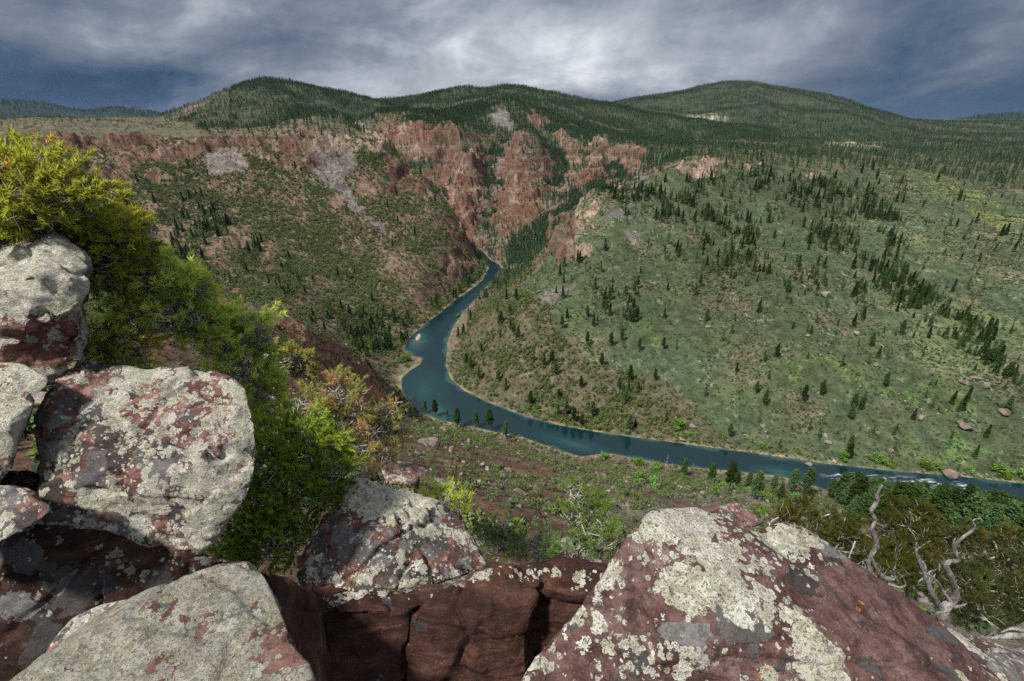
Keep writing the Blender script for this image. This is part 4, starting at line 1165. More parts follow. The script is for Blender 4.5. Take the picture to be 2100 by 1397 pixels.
def boulder(name, label, mat, hulls, voxel=0.016, rough=1.0, thick=0.9, seed=1, axis=(0.15, -0.25, 1.0), smooth=3, group=None, pale=(), dark=()):
    """hulls: lists of (u, v, y) points on the seen side; the unseen side is filled in behind them"""
    bm = bmesh.new()
    for item in hulls:
        th = thick
        if isinstance(item, tuple):
            item, th = item
        fr_ = np.array([at(u, v, y) for u, v, y in item])
        dv = fr_ - CAM
        c = dv.mean(0)
        bk_ = dv * (1 + th / np.linalg.norm(dv, axis=1))[:, None]
        bk_ = CAM + bk_ + (bk_.mean(0) - bk_) * 0.14
        hull_into(bm, np.vstack([fr_, bk_]))
    bmesh.ops.recalc_face_normals(bm, faces=bm.faces[:])
    tmp = bpy.data.meshes.new('tmp'); bm.to_mesh(tmp); bm.free()
    o = bpy.data.objects.new('tmp', tmp); COL.objects.link(o)
    md = o.modifiers.new('r', 'REMESH'); md.mode = 'VOXEL'; md.voxel_size = voxel
    dg = bpy.context.evaluated_depsgraph_get()
    me = bpy.data.meshes.new_from_object(o.evaluated_get(dg))
    bpy.data.objects.remove(o)
    n = len(me.vertices)
    V = np.empty(n * 3, np.float64); me.vertices.foreach_get('co', V); V = V.reshape(-1, 3)
    ed = np.empty(len(me.edges) * 2, np.int64); me.edges.foreach_get('vertices', ed); ed = ed.reshape(-1, 2)
    deg = np.bincount(ed.ravel(), minlength=n)[:, None]
    def lap(V, k, f=0.6):
        for _ in range(k):
            S = np.zeros_like(V)
            for a in range(3):
                S[:, a] = np.bincount(ed[:, 0], V[ed[:, 1], a], n) + np.bincount(ed[:, 1], V[ed[:, 0], a], n)
            V = V + f * (S / deg - V)
        return V
    V = lap(V, smooth)
    me.vertices.foreach_set('co', V.astype(np.float32).ravel()); me.update()
    N = np.empty(n * 3, np.float64); me.vertices.foreach_get('normal', N); N = N.reshape(-1, 3)
    P = V + seed * 13.7
    ax = np.array(axis, float); ax /= np.linalg.norm(ax)
    Rb = np.random.default_rng(seed)
    hgt = V @ ax
    warp = fbm3(P, 1.6, 4, seed) * 0.10
    # beds: each layer of sandstone stands a little proud of or behind its neighbour
    side_w = np.clip(1.1 - np.abs(N @ ax), 0, 1)
    beds = np.zeros(n)
    for fr_, am in ((5.0, 0.045), (13.0, 0.018)):
        q = (hgt + warp) * fr_ + 40 + fbm3(P, 4.0, 2, seed + 1) * 0.25; fl_ = np.floor(q)
        off_ = lambda k: hash3(k, k * 0 + seed, k * 0, 5)
        beds += am * lerp(off_(fl_), off_(fl_ + 1), sstep(q - fl_, 0.80, 1.0))
    ridge = 1 - np.abs(fbm3(P, 1.5, 4, seed + 9)) * 2
    d = fbm3(P, 1.2, 5, seed, 0.55) * 0.085 + fbm3(P, 7.0, 5, seed + 5, 0.6) * 0.026 + beds * side_w * (0.6 + 0.6 * fbm3(P, 1.1, 2, seed + 8)) - np.clip(ridge - 0.84, 0, 1) * 0.30
    for _ in range(3):                       # cracks and chipped faces
        pn = Rb.normal(size=3); pn /= np.linalg.norm(pn)
        k0 = (V - V.mean(0)) @ pn + fbm3(P, 3.0, 4, seed + 20) * 0.07 - Rb.uniform(-.25, .25)
        d -= 0.035 * np.exp(-(k0 / 0.014) ** 2) * sstep(fbm3(P, 1.3, 2, seed + 30 + _), -0.2, 0.2)
        d -= np.clip(k0 * np.sign(Rb.uniform(-1, 1)), 0, 0.02) * 0.8
    V = V + N * (d * rough)[:, None]
    gu, gv = project(V[:, 0], V[:, 1], V[:, 2])
    gr = np.full((n, 3), 0.5)
    for ch, lst in ((0, pale), (1, dark)):
        for u_, v_, ru_, rv_, a_ in lst:
            gr[:, ch] += a_ * np.exp(-((gu - u_) / ru_) ** 2 - ((gv - v_) / rv_) ** 2)
    vcol(me, 'growth', np.clip(gr, 0, 1))
    c = V.mean(0); c[2] = V[:, 2].min()
    me.vertices.foreach_set('co', (V - c).astype(np.float32).ravel())
    me.polygons.foreach_set('use_smooth', np.ones(len(me.polygons), bool))
    me.materials.clear(); me.materials.append(mat); me.update(); me.name = name
    return tag(link(name, me, c), label, 'boulder', group)

L1 = lichen_rock('lichen_sandstone_pale', 0.44, 0.25, -0.10, 1.2, 1, 1.0, (1.25, 1.15, 1.1))
L2 = lichen_rock('lichen_sandstone_mottled', 0.12, 0.2, 0.16, 0.85, 2, 0.95, (1.15, 1.12, 1.12))
L3 = lichen_rock('lichen_sandstone_grey', 0.36, 0.3, -0.05, 1.0, 3, 0.62)
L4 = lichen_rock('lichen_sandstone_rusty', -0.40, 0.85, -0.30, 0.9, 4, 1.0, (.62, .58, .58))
L5 = lichen_rock('lichen_sandstone_blotched', 0.0, 0.1, -0.10, 1.3, 5, 1.0, (.72, .76, .82))
L6 = lichen_rock('lichen_sandstone_crusted', 0.02, 0.25, 0.22, 0.8, 6)
L7 = lichen_rock('weathered_sandstone', -0.02, 0.2, 0.05, 1.5, 7)
L8 = lichen_rock('painted_shade_sandstone', -0.22, 0.8, 0.22, 0.8, 8, 0.6, (.42, .40, .40))  # red-brown rock, its colour darkened further to paint in the hollow's shade

boulder('boulder', 'big pale lichen boulder at the left edge, topmost of its stack beside the pine', L1,
        [[(-160, 500, 3.7), (0, 480, 3.75), (45, 472, 3.8), (112, 472, 3.8), (145, 492, 3.7), (178, 524, 3.6), (190, 548, 3.5), (189, 590, 3.4), (60, 560, 3.15), (-160, 600, 3.1), (174, 640, 3.3), (150, 640, 3.15), (-160, 690, 3.05), (60, 690, 3.02)],
         [(150, 560, 3.3), (182, 645, 3.3), (181, 700, 3.25), (172, 745, 3.2), (120, 790, 3.15), (70, 790, 3.08), (0, 740, 3.02), (-160, 720, 3.0), (-160, 640, 3.1), (100, 640, 3.12)]], 0.016, 1.0, 1.2, 31, pale=[(50,665,70,20,-.9),(50,732,80,20,-.9),(150,690,18,50,-.35),(130,600,14,50,-.3),(20,600,30,30,-.2)], dark=[(20,610,40,40,.35),(30,540,30,30,.2)])
boulder('boulder', 'small lichen boulder with a rusty end wedged under the big pale one', L1,
        [[(-120, 745, 2.9), (0, 738, 2.95), (50, 742, 2.95), (101, 772, 2.9), (98, 795, 2.85), (76, 812, 2.8), (0, 812, 2.72), (-120, 815, 2.7)]], 0.013, 0.6, 0.7, 2)
boulder('boulder', 'lichen boulder with a rusty corner at the left edge, lowest of the small stack', L1,
        [[(-120, 800, 2.72), (0, 798, 2.74), (68, 802, 2.76), (78, 828, 2.72), (38, 900, 2.62), (28, 960, 2.52), (-10, 1000, 2.45), (-120, 1000, 2.4), (20, 860, 2.6)]], 0.013, 0.6, 0.7, 3)
boulder('boulder', 'largest lichen mottled boulder, overhanging a dark hollow at the left', L2,
        [[(40, 880, 2.75), (78, 800, 3.0), (112, 758, 3.2), (150, 732, 3.3), (195, 730, 3.35), (300, 742, 3.4), (395, 762, 3.4), (442, 757, 3.38), (474, 772, 3.32), (508, 798, 3.2), (530, 860, 3.05), (538, 905, 2.95), (534, 960, 2.8), (526, 1000, 2.72),
          (240, 930, 2.66), (120, 920, 2.68), (60, 980, 2.6), (420, 930, 2.72), (300, 1030, 2.5), (160, 1010, 2.5), (430, 1020, 2.58)],
         ([(60, 990, 2.55), (240, 1020, 2.5), (420, 1020, 2.56), (528, 1000, 2.74), (508, 1035, 2.66), (474, 1056, 2.6), (466, 1082, 2.55), (440, 1112, 2.5), (408, 1142, 2.46), (360, 1168, 2.45), (290, 1192, 2.42), (200, 1195, 2.46), (120, 1140, 2.45), (60, 1080, 2.42)], 0.7)],
        0.016, 1.05, 1.1, 4, (0.35, 0.1, 1.0), 8, pale=[(360,800,170,45,.16),(505,880,50,110,.22),(300,900,140,50,.10),(90,930,80,90,-.22),(180,790,40,35,-.3),(200,1130,150,60,-.12),(430,1060,70,60,.12)], dark=[(150,900,120,80,.18),(190,960,120,60,.2),(300,1080,160,60,.2)])
boulder('boulder', 'dark lichen capped ledge sticking out of the hollow at the left edge', L6,
        [[(-160, 1000, 2.2), (20, 992, 2.25), (58, 998, 2.25), (78, 1034, 2.2), (112, 1045, 2.18), (60, 1085, 2.05), (-40, 1135, 1.92), (-160, 1180, 1.85)]], 0.012, 0.6, 0.5, 5)
boulder('boulder', 'grey lichen boulder with one dark rusty side, at the bottom left of the photo', L3,
        [[(240, 1236, 1.80), (300, 1208, 1.84), (400, 1168, 1.90), (482, 1138, 1.96), (512, 1136, 1.98), (548, 1164, 1.9), (566, 1210, 1.78), (604, 1290, 1.55), (650, 1410, 1.28), (670, 1490, 1.15), (60, 1490, 1.14), (0, 1410, 1.3), (140, 1330, 1.52)]], 0.012, 0.55, 0.6, 6, (0.3, -0.1, 1.0), 4, pale=[(590,1340,50,70,-.5),(330,1370,60,40,-.3),(540,1230,30,30,.1)], dark=[(450,1300,160,60,.12)])
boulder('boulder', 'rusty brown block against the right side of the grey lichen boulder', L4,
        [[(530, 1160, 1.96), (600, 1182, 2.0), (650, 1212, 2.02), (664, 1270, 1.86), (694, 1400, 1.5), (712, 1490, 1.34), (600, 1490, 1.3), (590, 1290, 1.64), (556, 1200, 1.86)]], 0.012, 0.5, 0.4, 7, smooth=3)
boulder('boulder', 'narrow lichen slab edge behind the grey lichen boulder at bottom left', L2,
        [[(92, 1340, 1.62), (100, 1320, 1.68), (150, 1268, 1.78), (215, 1236, 1.86), (245, 1236, 1.88), (330, 1215, 1.93), (300, 1260, 1.8), (200, 1320, 1.66), (60, 1400, 1.5)]], 0.012, 0.5, 0.5, 8)
boulder('boulder', 'red and grey lichen dome rock in the middle behind the front ledge', L6,
        [[(600, 1150, 3.15), (640, 1085, 3.55), (700, 990, 4.0), (716, 972, 4.1), (748, 972, 4.12), (772, 998, 4.05), (850, 1016, 4.0), (892, 1026, 3.95), (938, 1058, 3.85), (948, 1092, 3.7), (980, 1118, 3.55), (1010, 1164, 3.32), (900, 1200, 3.0), (800, 1222, 2.88), (690, 1245, 2.78), (610, 1225, 2.82), (800, 1090, 3.32), (700, 1080, 3.35)]],
        0.016, 1.15, 0.9, 9, pale=[(740,995,60,34,.5),(820,1030,90,26,.4),(650,1040,40,40,.15),(700,1110,50,40,-.25),(930,1110,50,50,.05)], dark=[(800,1120,120,60,.2),(680,1180,70,40,.1)])
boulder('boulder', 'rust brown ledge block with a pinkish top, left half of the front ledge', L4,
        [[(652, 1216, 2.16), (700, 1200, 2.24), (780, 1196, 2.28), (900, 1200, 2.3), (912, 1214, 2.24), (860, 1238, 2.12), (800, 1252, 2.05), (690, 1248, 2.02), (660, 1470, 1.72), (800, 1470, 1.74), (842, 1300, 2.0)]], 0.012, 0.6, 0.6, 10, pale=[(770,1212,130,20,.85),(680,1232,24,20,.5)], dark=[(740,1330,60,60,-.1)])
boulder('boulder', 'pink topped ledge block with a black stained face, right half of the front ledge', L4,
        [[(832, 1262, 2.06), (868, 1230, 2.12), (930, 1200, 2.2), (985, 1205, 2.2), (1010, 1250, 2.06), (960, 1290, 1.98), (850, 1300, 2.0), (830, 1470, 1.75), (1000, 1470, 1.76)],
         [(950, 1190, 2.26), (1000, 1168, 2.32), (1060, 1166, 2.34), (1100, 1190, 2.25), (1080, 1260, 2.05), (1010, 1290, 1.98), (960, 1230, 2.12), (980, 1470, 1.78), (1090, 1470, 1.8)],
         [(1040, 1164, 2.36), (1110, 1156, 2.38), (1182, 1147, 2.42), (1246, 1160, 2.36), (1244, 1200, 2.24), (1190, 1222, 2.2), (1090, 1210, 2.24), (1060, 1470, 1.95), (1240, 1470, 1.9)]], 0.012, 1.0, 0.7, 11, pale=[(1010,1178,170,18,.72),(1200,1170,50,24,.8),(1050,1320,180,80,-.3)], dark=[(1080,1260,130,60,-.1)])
boulder('boulder', 'broad lichen blotched boulder with a dark flank filling the bottom right', L5,
        [[(1322, 1062, 1.93), (1342, 1046, 1.97), (1422, 1040, 2.02), (1470, 1056, 2.0), (1530, 1086, 1.96), (1700, 1200, 1.72), (1900, 1340, 1.4), (2010, 1420, 1.24), (2060, 1490, 1.14), (1288, 1100, 1.84), (1258, 1140, 1.76), (1236, 1170, 1.72), (1222, 1206, 1.66), (1200, 1262, 1.58), (1176, 1314, 1.5), (1116, 1364, 1.42), (1056, 1402, 1.36), (985, 1490, 1.22),
          (1450, 1180, 1.62), (1500, 1300, 1.40), (1350, 1300, 1.44)],
         [(1490, 1100, 1.92), (1552, 1086, 2.0), (1592, 1074, 2.06), (1642, 1085, 2.06), (1694, 1112, 2.0), (1762, 1166, 1.88), (1835, 1212, 1.78), (1905, 1256, 1.68), (1965, 1308, 1.56), (2048, 1400, 1.36), (2130, 1490, 1.2), (1600, 1300, 1.42), (1650, 1190, 1.68)]], 0.012, 0.6, 0.9, 12, (0.5, -0.2, 1.0), pale=[(1330,1075,60,40,.2),(1430,1120,110,60,.34),(1540,1170,100,60,.30),(1410,1215,70,40,.42),(1560,1260,90,60,.30),(1640,1290,60,60,.30),(1700,1370,50,60,.36),(1400,1330,150,14,.2),(1290,1330,60,40,.12),(1650,1110,60,24,.3),(1230,1240,26,70,.15),(1860,1330,150,120,-.5),(1740,1230,90,60,-.4),(1480,1300,110,26,-.4),(1290,1240,60,40,-.25),(1150,1370,100,40,-.1)], dark=[(1460,1290,130,36,.5),(1590,1330,70,50,.5),(1430,1380,90,40,.4),(1310,1340,40,40,.3),(1660,1180,40,30,.4),(1900,1330,140,90,.12)])
boulder('boulder', 'small orange topped rock just behind the broad lichen boulder', L7,
        [[(1446, 1062, 3.6), (1474, 1036, 3.8), (1512, 1029, 3.85), (1556, 1058, 3.75), (1566, 1080, 3.6), (1480, 1094, 3.4)]], 0.018, 0.6, 0.5, 13)
boulder('boulder', 'flat grey tan rock beyond the dome rock, left of the dark stump', L7,
        [[(778, 964, 8.6), (800, 947, 9.3), (842, 943, 9.5), (872, 953, 9.3), (883, 966, 9.0), (876, 982, 8.6), (840, 1000, 8.2), (790, 995, 8.2)]], 0.035, 0.9, 1.2, 14)
boulder('boulder', 'long grey tan rock beyond the dome rock, right of the dark stump', L7,
        [[(862, 986, 8.4), (892, 973, 8.9), (922, 983, 8.8), (952, 1008, 8.4), (968, 1040, 7.8), (930, 1045, 7.7), (880, 1018, 8.0)]], 0.035, 0.9, 1.2, 15)
boulder('boulder', 'low dark lichen slab in the bottom right corner beside driftwood', L6,
        [[(1860, 1255, 2.2), (1900, 1262, 2.25), (1965, 1298, 2.2), (2010, 1310, 2.2), (2120, 1340, 2.2), (2200, 1400, 2.0), (2150, 1500, 1.6), (1980, 1400, 1.75)]], 0.016, 0.8, 0.5, 16)
boulder('stone', 'small broken red stone in the gap right of the dome rock', L7,
        [[(1010, 1176, 2.75), (1022, 1155, 2.85), (1050, 1143, 2.95), (1078, 1160, 2.85), (1070, 1180, 2.7)]], 0.012, 0.4, 0.25, 17)
boulder('stone', 'small lichen stone behind the right end of the front ledge', L6,
        [[(1180, 1156, 2.6), (1200, 1142, 2.7), (1236, 1146, 2.7), (1250, 1166, 2.6), (1210, 1172, 2.5)]], 0.012, 0.4, 0.25, 18)
boulder('stone', 'grey slab of rubble between the dome rock and the front ledge', L6,
        [[(900, 1204, 2.7), (930, 1186, 2.85), (990, 1178, 2.95), (1020, 1180, 2.9), (980, 1205, 2.6)]], 0.012, 0.5, 0.3, 19)
boulder('stone', 'flat pink stone chip lying on the dome rock', rock_mat('pink_stone', [(.16, .085, .085), (.25, .14, .14), (.30, .19, .19)], 9),
        [[(905, 1152, 3.05), (912, 1140, 3.12), (918, 1136, 3.14), (919, 1150, 3.06)]], 0.006, 0.1, 0.06, 20, smooth=1)

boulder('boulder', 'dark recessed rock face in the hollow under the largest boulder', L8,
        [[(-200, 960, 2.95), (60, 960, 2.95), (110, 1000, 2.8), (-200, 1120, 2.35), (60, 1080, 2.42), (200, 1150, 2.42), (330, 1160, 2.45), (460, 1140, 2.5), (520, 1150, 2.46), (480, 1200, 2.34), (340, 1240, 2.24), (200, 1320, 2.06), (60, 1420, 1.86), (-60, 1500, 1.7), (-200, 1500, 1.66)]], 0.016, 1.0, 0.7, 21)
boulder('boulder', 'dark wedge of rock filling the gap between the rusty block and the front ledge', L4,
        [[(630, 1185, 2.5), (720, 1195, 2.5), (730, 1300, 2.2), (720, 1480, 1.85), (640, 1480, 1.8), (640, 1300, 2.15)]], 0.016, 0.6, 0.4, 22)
# rock outcrops on the slope below
outcrops = [(882, 915, 62, 'tall tilted grey outcrop on the red slope right of the yellow pine'), (908, 884, 34, 'grey outcrop at the top of the spur below the riverside pines'), (962, 908, 30, 'small grey outcrop on the spur end above the sage flat'),
            (1066, 1010, 40, 'lone grey fin of rock on the red slope'), (1040, 965, 26, 'grey outcrop halfway down the red slope'), (925, 925, 26, 'low grey outcrop on the red slope beside the tall tilted one'), (990, 955, 22, 'grey rock above the lone fin on the red slope')]
for n_, (u, v, wp, lab) in enumerate(outcrops):
    p = spot_on_ground(u, v); s = 1.2 * wp * np.linalg.norm(p - CAM) / F
    o = link('rock_outcrop', small_rock('outcrop', 300 + n_, M_rock), (p[0], p[1], p[2] + .05 * s), (0.5, 0.25, n_ * 2.2), (s * .75, s * .55, s * 1.0))
    tag(o, lab, 'rock', 'outcrops on the red slope')

# ------------------------------------------------------------------ near pines and junipers, needle by needle
M_pinyon = foliage_mat('pinyon_needles', (.290, .420, .045), (.700, .760, .110), dry=(.70, .58, .06), var=0.02, trans=0.5)
M_olive = foliage_mat('olive_needles', (.170, .230, .026), (.520, .520, .060), dry=(.55, .36, .06), var=0.02, trans=0.5)
M_rust = foliage_mat('yellowing_needles', (.140, .150, .020), (.400, .360, .050), dry=(.50, .24, .06), var=0.02, trans=0.35)
M_vivid = foliage_mat('vivid_needles', (.100, .190, .020), (.310, .460, .060), dry=(.40, .42, .05), var=0.02, trans=0.4)
M_shrub = foliage_mat('juniper_green_sprays', (.050, .105, .014), (.165, .270, .040), dry=(.22, .24, .04), var=0.02, trans=0.35)
M_dusk = foliage_mat('dark_juniper_sprays', (.020, .030, .008), (.070, .078, .016), dry=(.12, .095, .022), var=0.02, trans=0.3)
M_twig, t, b = newmat('grey_twigs', 0.85, 0.15)
po = t('ShaderNodeTexCoord').outputs['Object']
t.l.new(t.ramp(t.noise(t.scale(po, (6, 6, 6)), 4, 4), [(0.3, (.11, .095, .085)), (0.55, (.28, .26, .245)), (0.75, (.46, .44, .42))]), b.inputs['Base Color'])

def tufts(P, D, L, n, width, R, spread=0.85):
    """needle tufts: n needles per tuft along a short twig; returns triangles"""
    k = len(P)
    u = R.uniform(0, 1, (k, n, 1))
    base = P[:, None, :] + D[:, None, :] * (u - 0.7) * L[:, None, None] * 1.3
    rd = R.normal(size=(k, n, 3))
    rd -= D[:, None, :] * (rd * D[:, None, :]).sum(-1, keepdims=True)
    rd /= np.linalg.norm(rd, axis=-1, keepdims=True) + 1e-9
    w = spread * R.uniform(0.5, 1.1, (k, n, 1))
    d = D[:, None, :] * np.cos(w) + rd * np.sin(w)
    tip = base + d * (L[:, None, None] * R.uniform(0.7, 1.15, (k, n, 1)))
    sd_ = np.cross(d, R.normal(size=(k, n, 3))); sd_ /= np.linalg.norm(sd_, axis=-1, keepdims=True) + 1e-9
    sd_ *= width * L[:, None, None]
    V = np.stack([base - sd_, base + sd_, tip], 2).reshape(-1, 3)
    return V, np.arange(len(V)).reshape(-1, 3)

def spline(a, bpt, R, sag=0.15, n=5):
    a, bpt = np.asarray(a, float), np.asarray(bpt, float)
    L = np.linalg.norm(bpt - a)
    t_ = np.linspace(0, 1, n)[:, None]
    mid_ = R.normal(0, sag * L, 3) + np.array([0, 0, -sag * L * 0.8])
    return a + (bpt - a) * t_ + mid_ * (4 * t_ * (1 - t_)) * 0.5 + R.normal(0, 0.02 * L, (n, 3)) * (t_ > 0) * (t_ < 1)

def needle_tree(name, label, cat, mat, lobes, root, seed, tuft_px=19, needles=24, dens=1.0, lean=(0.45, 0.0, 0.45), trunk_r=0.05, dry=0.05, width=0.05, spread=0.85, group=None, twigs=16, shade=0):
    """lobes: (u, v, half width, half height, y) masses of foliage; root: (u, v, y) of the trunk foot"""
    R = np.random.default_rng(seed)
    P = []; D = []; LL = []; T = []; DR = []
    BV = []; BF = []; off = 0
    def add(tb):
        nonlocal off
        v_, f_ = tb
        BV.append(v_); BF.extend(tuple(i + off for i in q) for q in f_); off += len(v_)
    foot = at(*root)
    cent = np.array([at(u, v, y) for u, v, ru, rv, y in lobes])
    order = np.argsort(np.linalg.norm(cent - foot, axis=1))
    nodes = [foot]; rads = [trunk_r]
    for q in order:
        u, v, ru, rv, y = lobes[q]
        c = cent[q]
        k = np.linalg.norm(c - CAM) / F
        # limb from the nearest built node
        dn = [np.linalg.norm(c - n_) + 0.4 * np.linalg.norm(n_ - foot) for n_ in nodes]
        j = int(np.argmin(dn))
        r0 = max(rads[j] * 0.72, 0.008)
        sp_ = spline(nodes[j], c, R, 0.16, 7)
        add(tube(sp_, np.linspace(rads[j] * 0.95, r0 * 0.75, 7), 6, 0.2))
        nodes.append(c); rads.append(r0 * 0.8)
        rx, rz = ru * k, rv * k; ry = 0.5 * (rx + rz)
        ax = np.array([rx, ry, rz])
        L0 = tuft_px * k
        area = ru * rv / 330.0 * (11.0 / max(tuft_px, 7)) ** 0.7
        nsub = max(5, int(4 + area * 1.15))
        for s_ in range(nsub):
            d = R.normal(size=3); d /= np.linalg.norm(d)
            sc_ = c + d * ax * R.uniform(0.4, 0.95)
            add(tube(spline(c, sc_, R, 0.22, 5), np.linspace(r0 * 0.35 + 0.0012, 0.0018, 5), 4))
            m_ = int(R.integers(6, 11) * dens)
            dd_ = R.normal(size=(m_, 3)) * 0.75 + d * 0.8 + np.array(lean); dd_ /= np.linalg.norm(dd_, axis=1)[:, None]
            pp = sc_ + (dd_ * R.uniform(0.8, 3.0, (m_, 1)) + R.normal(0, 0.5, (m_, 3))) * L0
            P.append(pp); D.append(dd_); LL.append(L0 * R.uniform(0.7, 1.2, m_))
            e = R.normal(0, 0.16); dr = (R.uniform() < dry) * R.uniform(0.5, 1.0)
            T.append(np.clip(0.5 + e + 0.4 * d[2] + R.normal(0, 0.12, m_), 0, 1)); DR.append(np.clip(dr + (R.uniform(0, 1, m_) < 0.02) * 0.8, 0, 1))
            for w_ in range(min(m_, 5)):
                add(tube(spline(sc_, pp[w_], R, 0.2, 4), np.linspace(0.0022, 0.0012, 4) * max(1, k * 230), 3))
        for w_ in range(twigs):
            d = R.normal(size=3); d[2] *= 0.5; d[1] -= 0.6; d /= np.linalg.norm(d)
            e_ = c + d * ax * R.uniform(0.6, 1.05)
            s0 = c + R.normal(0, 0.35, 3) * ax
            add(tube(spline(s0, e_, R, 0.3, 6), np.linspace(0.0065, 0.0022, 6) * max(1, k * 230), 4))
    P = np.concatenate(P); D = np.concatenate(D); LL = np.concatenate(LL); T = np.concatenate(T); DR = np.concatenate(DR)
    V, Fq = tufts(P, D, LL, needles, width, R, spread)
    rt = link(name, None, foot)
    tag(rt, label, cat, group)
    me = mesh_np('needles', V - foot, Fq, [mat])
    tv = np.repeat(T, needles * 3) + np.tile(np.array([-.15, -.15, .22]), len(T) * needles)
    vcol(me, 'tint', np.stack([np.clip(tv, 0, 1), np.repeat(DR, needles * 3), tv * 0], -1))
    link('needles', me, parent=rt)
    link('branches', mesh_np('branches', np.concatenate(BV) - foot, BF, [M_twig], smooth=True), parent=rt)
    return rt

needle_tree('pinyon_pine', 'wind bent olive green pine leaning in above the top left boulder', 'tree', M_olive,
            [(-60, 365, 110, 50, 3.9), (20, 365, 70, 46, 3.8), (105, 392, 68, 48, 3.8), (150, 400, 40, 45, 3.8), (20, 420, 95, 50, 3.8), (-70, 420, 80, 60, 3.8), (95, 440, 60, 40, 3.9), (185, 465, 60, 35, 4.1), (245, 480, 58, 36, 4.1), (285, 488, 32, 32, 4.1), (225, 520, 70, 34, 4.1), (170, 500, 50, 40, 4.1)],
            (-180, 700, 4.4), 31, 11, 28, 1.6, (0.75, 0, 0.25), 0.06, 0.06, 0.095, 0.85, twigs=44)
needle_tree('pinyon_pine', 'bright green bushy pine between the top left boulder and the largest boulder', 'tree', M_pinyon,
            [(255, 570, 50, 42, 4.2), (300, 555, 45, 35, 4.25), (345, 580, 48, 40, 4.3), (395, 595, 36, 42, 4.4), (310, 630, 60, 42, 4.25), (370, 645, 55, 40, 4.3), (230, 690, 60, 45, 4.2), (410, 665, 38, 36, 4.5),
             (450, 670, 40, 38, 4.7), (505, 665, 36, 32, 4.8), (530, 690, 30, 34, 4.8), (470, 715, 45, 40, 4.6), (500, 770, 45, 38, 4.6), (250, 725, 60, 26, 4.3), (530, 800, 32, 40, 4.7), (545, 850, 26, 34, 4.7)],
            (330, 790, 4.7), 32, 11, 28, 1.6, (0.35, 0, 0.6), 0.06, 0.05, 0.095, 0.85, twigs=44)
needle_tree('pinyon_pine', 'vivid green bush between the largest boulder and the dome rock', 'shrub', M_vivid,
            [(565, 905, 48, 38, 4.1), (615, 900, 48, 40, 4.1), (660, 925, 46, 42, 4.1), (690, 965, 30, 42, 4.0), (560, 960, 50, 45, 3.9), (620, 970, 60, 45, 3.9), (680, 1010, 32, 34, 3.9), (610, 1020, 60, 36, 3.8), (555, 1030, 40, 42, 3.7), (520, 1080, 46, 40, 3.6), (580, 1080, 46, 40, 3.6), (550, 1135, 55, 32, 3.4), (480, 1130, 46, 34, 3.4), (610, 1110, 30, 36, 3.5)],
            (560, 1120, 4.0), 33, 9.5, 30, 2.4, (0.15, 0, 0.7), 0.035, 0.01, 0.09, 0.6)
needle_tree('pinyon_pine', 'yellow and rust tinged pine beyond the vivid green bush', 'tree', M_rust,
            [(640, 830, 46, 34, 7.0), (690, 805, 44, 34, 7.3), (735, 830, 48, 40, 7.3), (790, 850, 40, 34, 7.6), (690, 870, 55, 36, 7.0), (760, 885, 44, 38, 7.2), (810, 880, 24, 34, 7.6), (600, 850, 44, 36, 6.6), (650, 890, 46, 28, 6.7), (740, 925, 40, 30, 6.8), (780, 930, 26, 24, 7.0), (735, 965, 36, 26, 6.4), (570, 880, 24, 24, 6.4)],
            (700, 960, 7.0), 34, 8, 26, 1.7, (0.3, 0, 0.6), 0.05, 0.35, 0.05, twigs=26)
needle_tree('juniper_tree', 'small juniper with a bare dark trunk and a flat windswept crown', 'tree', M_rust,
            [(560, 740, 36, 22, 7.6), (595, 738, 34, 22, 7.8), (620, 758, 22, 18, 7.9), (575, 762, 34, 14, 7.7)], (565, 815, 7.8), 35, 7.5, 24, 1.7, (0.9, 0, 0.2), 0.06, 0.05, 0.095, 0.85, twigs=44)
needle_tree('pinyon_pine', 'small green pine shrub growing beside the dark stump', 'shrub', M_pinyon,
            [(892, 1012, 22, 14, 7.6), (922, 1022, 24, 18, 7.4), (942, 1045, 14, 16, 7.2), (905, 1035, 20, 12, 7.3)], (915, 1050, 7.4), 36, 9, 20, 1.3, (0.2, 0, 0.7), 0.02, 0.02, 0.055)
needle_tree('juniper_tree', 'green conical juniper left of the broad lichen boulder', 'tree', M_shrub,
            [(1180, 1010, 26, 20, 17), (1200, 1040, 36, 24, 17), (1175, 1060, 26, 24, 16.5), (1225, 1065, 32, 24, 16.5), (1210, 1095, 40, 24, 16), (1245, 1105, 26, 26, 16), (1185, 1120, 30, 20, 15.5)], (1205, 1150, 16.5), 37, 9, 18, 1.3, (0.0, 0, 0.9), 0.09, 0.02, 0.06)
needle_tree('juniper_tree', 'low green juniper right behind the dome rock', 'shrub', M_shrub,
            [(1000, 1085, 22, 24, 11), (1030, 1080, 20, 24, 11.2), (1020, 1115, 30, 22, 10.6), (985, 1110, 14, 18, 10.6), (1045, 1120, 14, 16, 10.6)], (1020, 1150, 11), 38, 9, 18, 1.2, (0.0, 0, 0.9), 0.05, 0.06, 0.06)
needle_tree('juniper_tree', 'low spreading juniper above the pink topped ledge', 'shrub', M_shrub,
            [(1085, 1115, 24, 18, 10), (1120, 1110, 24, 20, 10.2), (1150, 1130, 24, 16, 9.8), (1105, 1140, 26, 14, 9.5), (1065, 1135, 16, 12, 9.6)], (1110, 1165, 10), 39, 9, 18, 1.2, (0.0, 0, 0.9), 0.05, 0.04, 0.06)
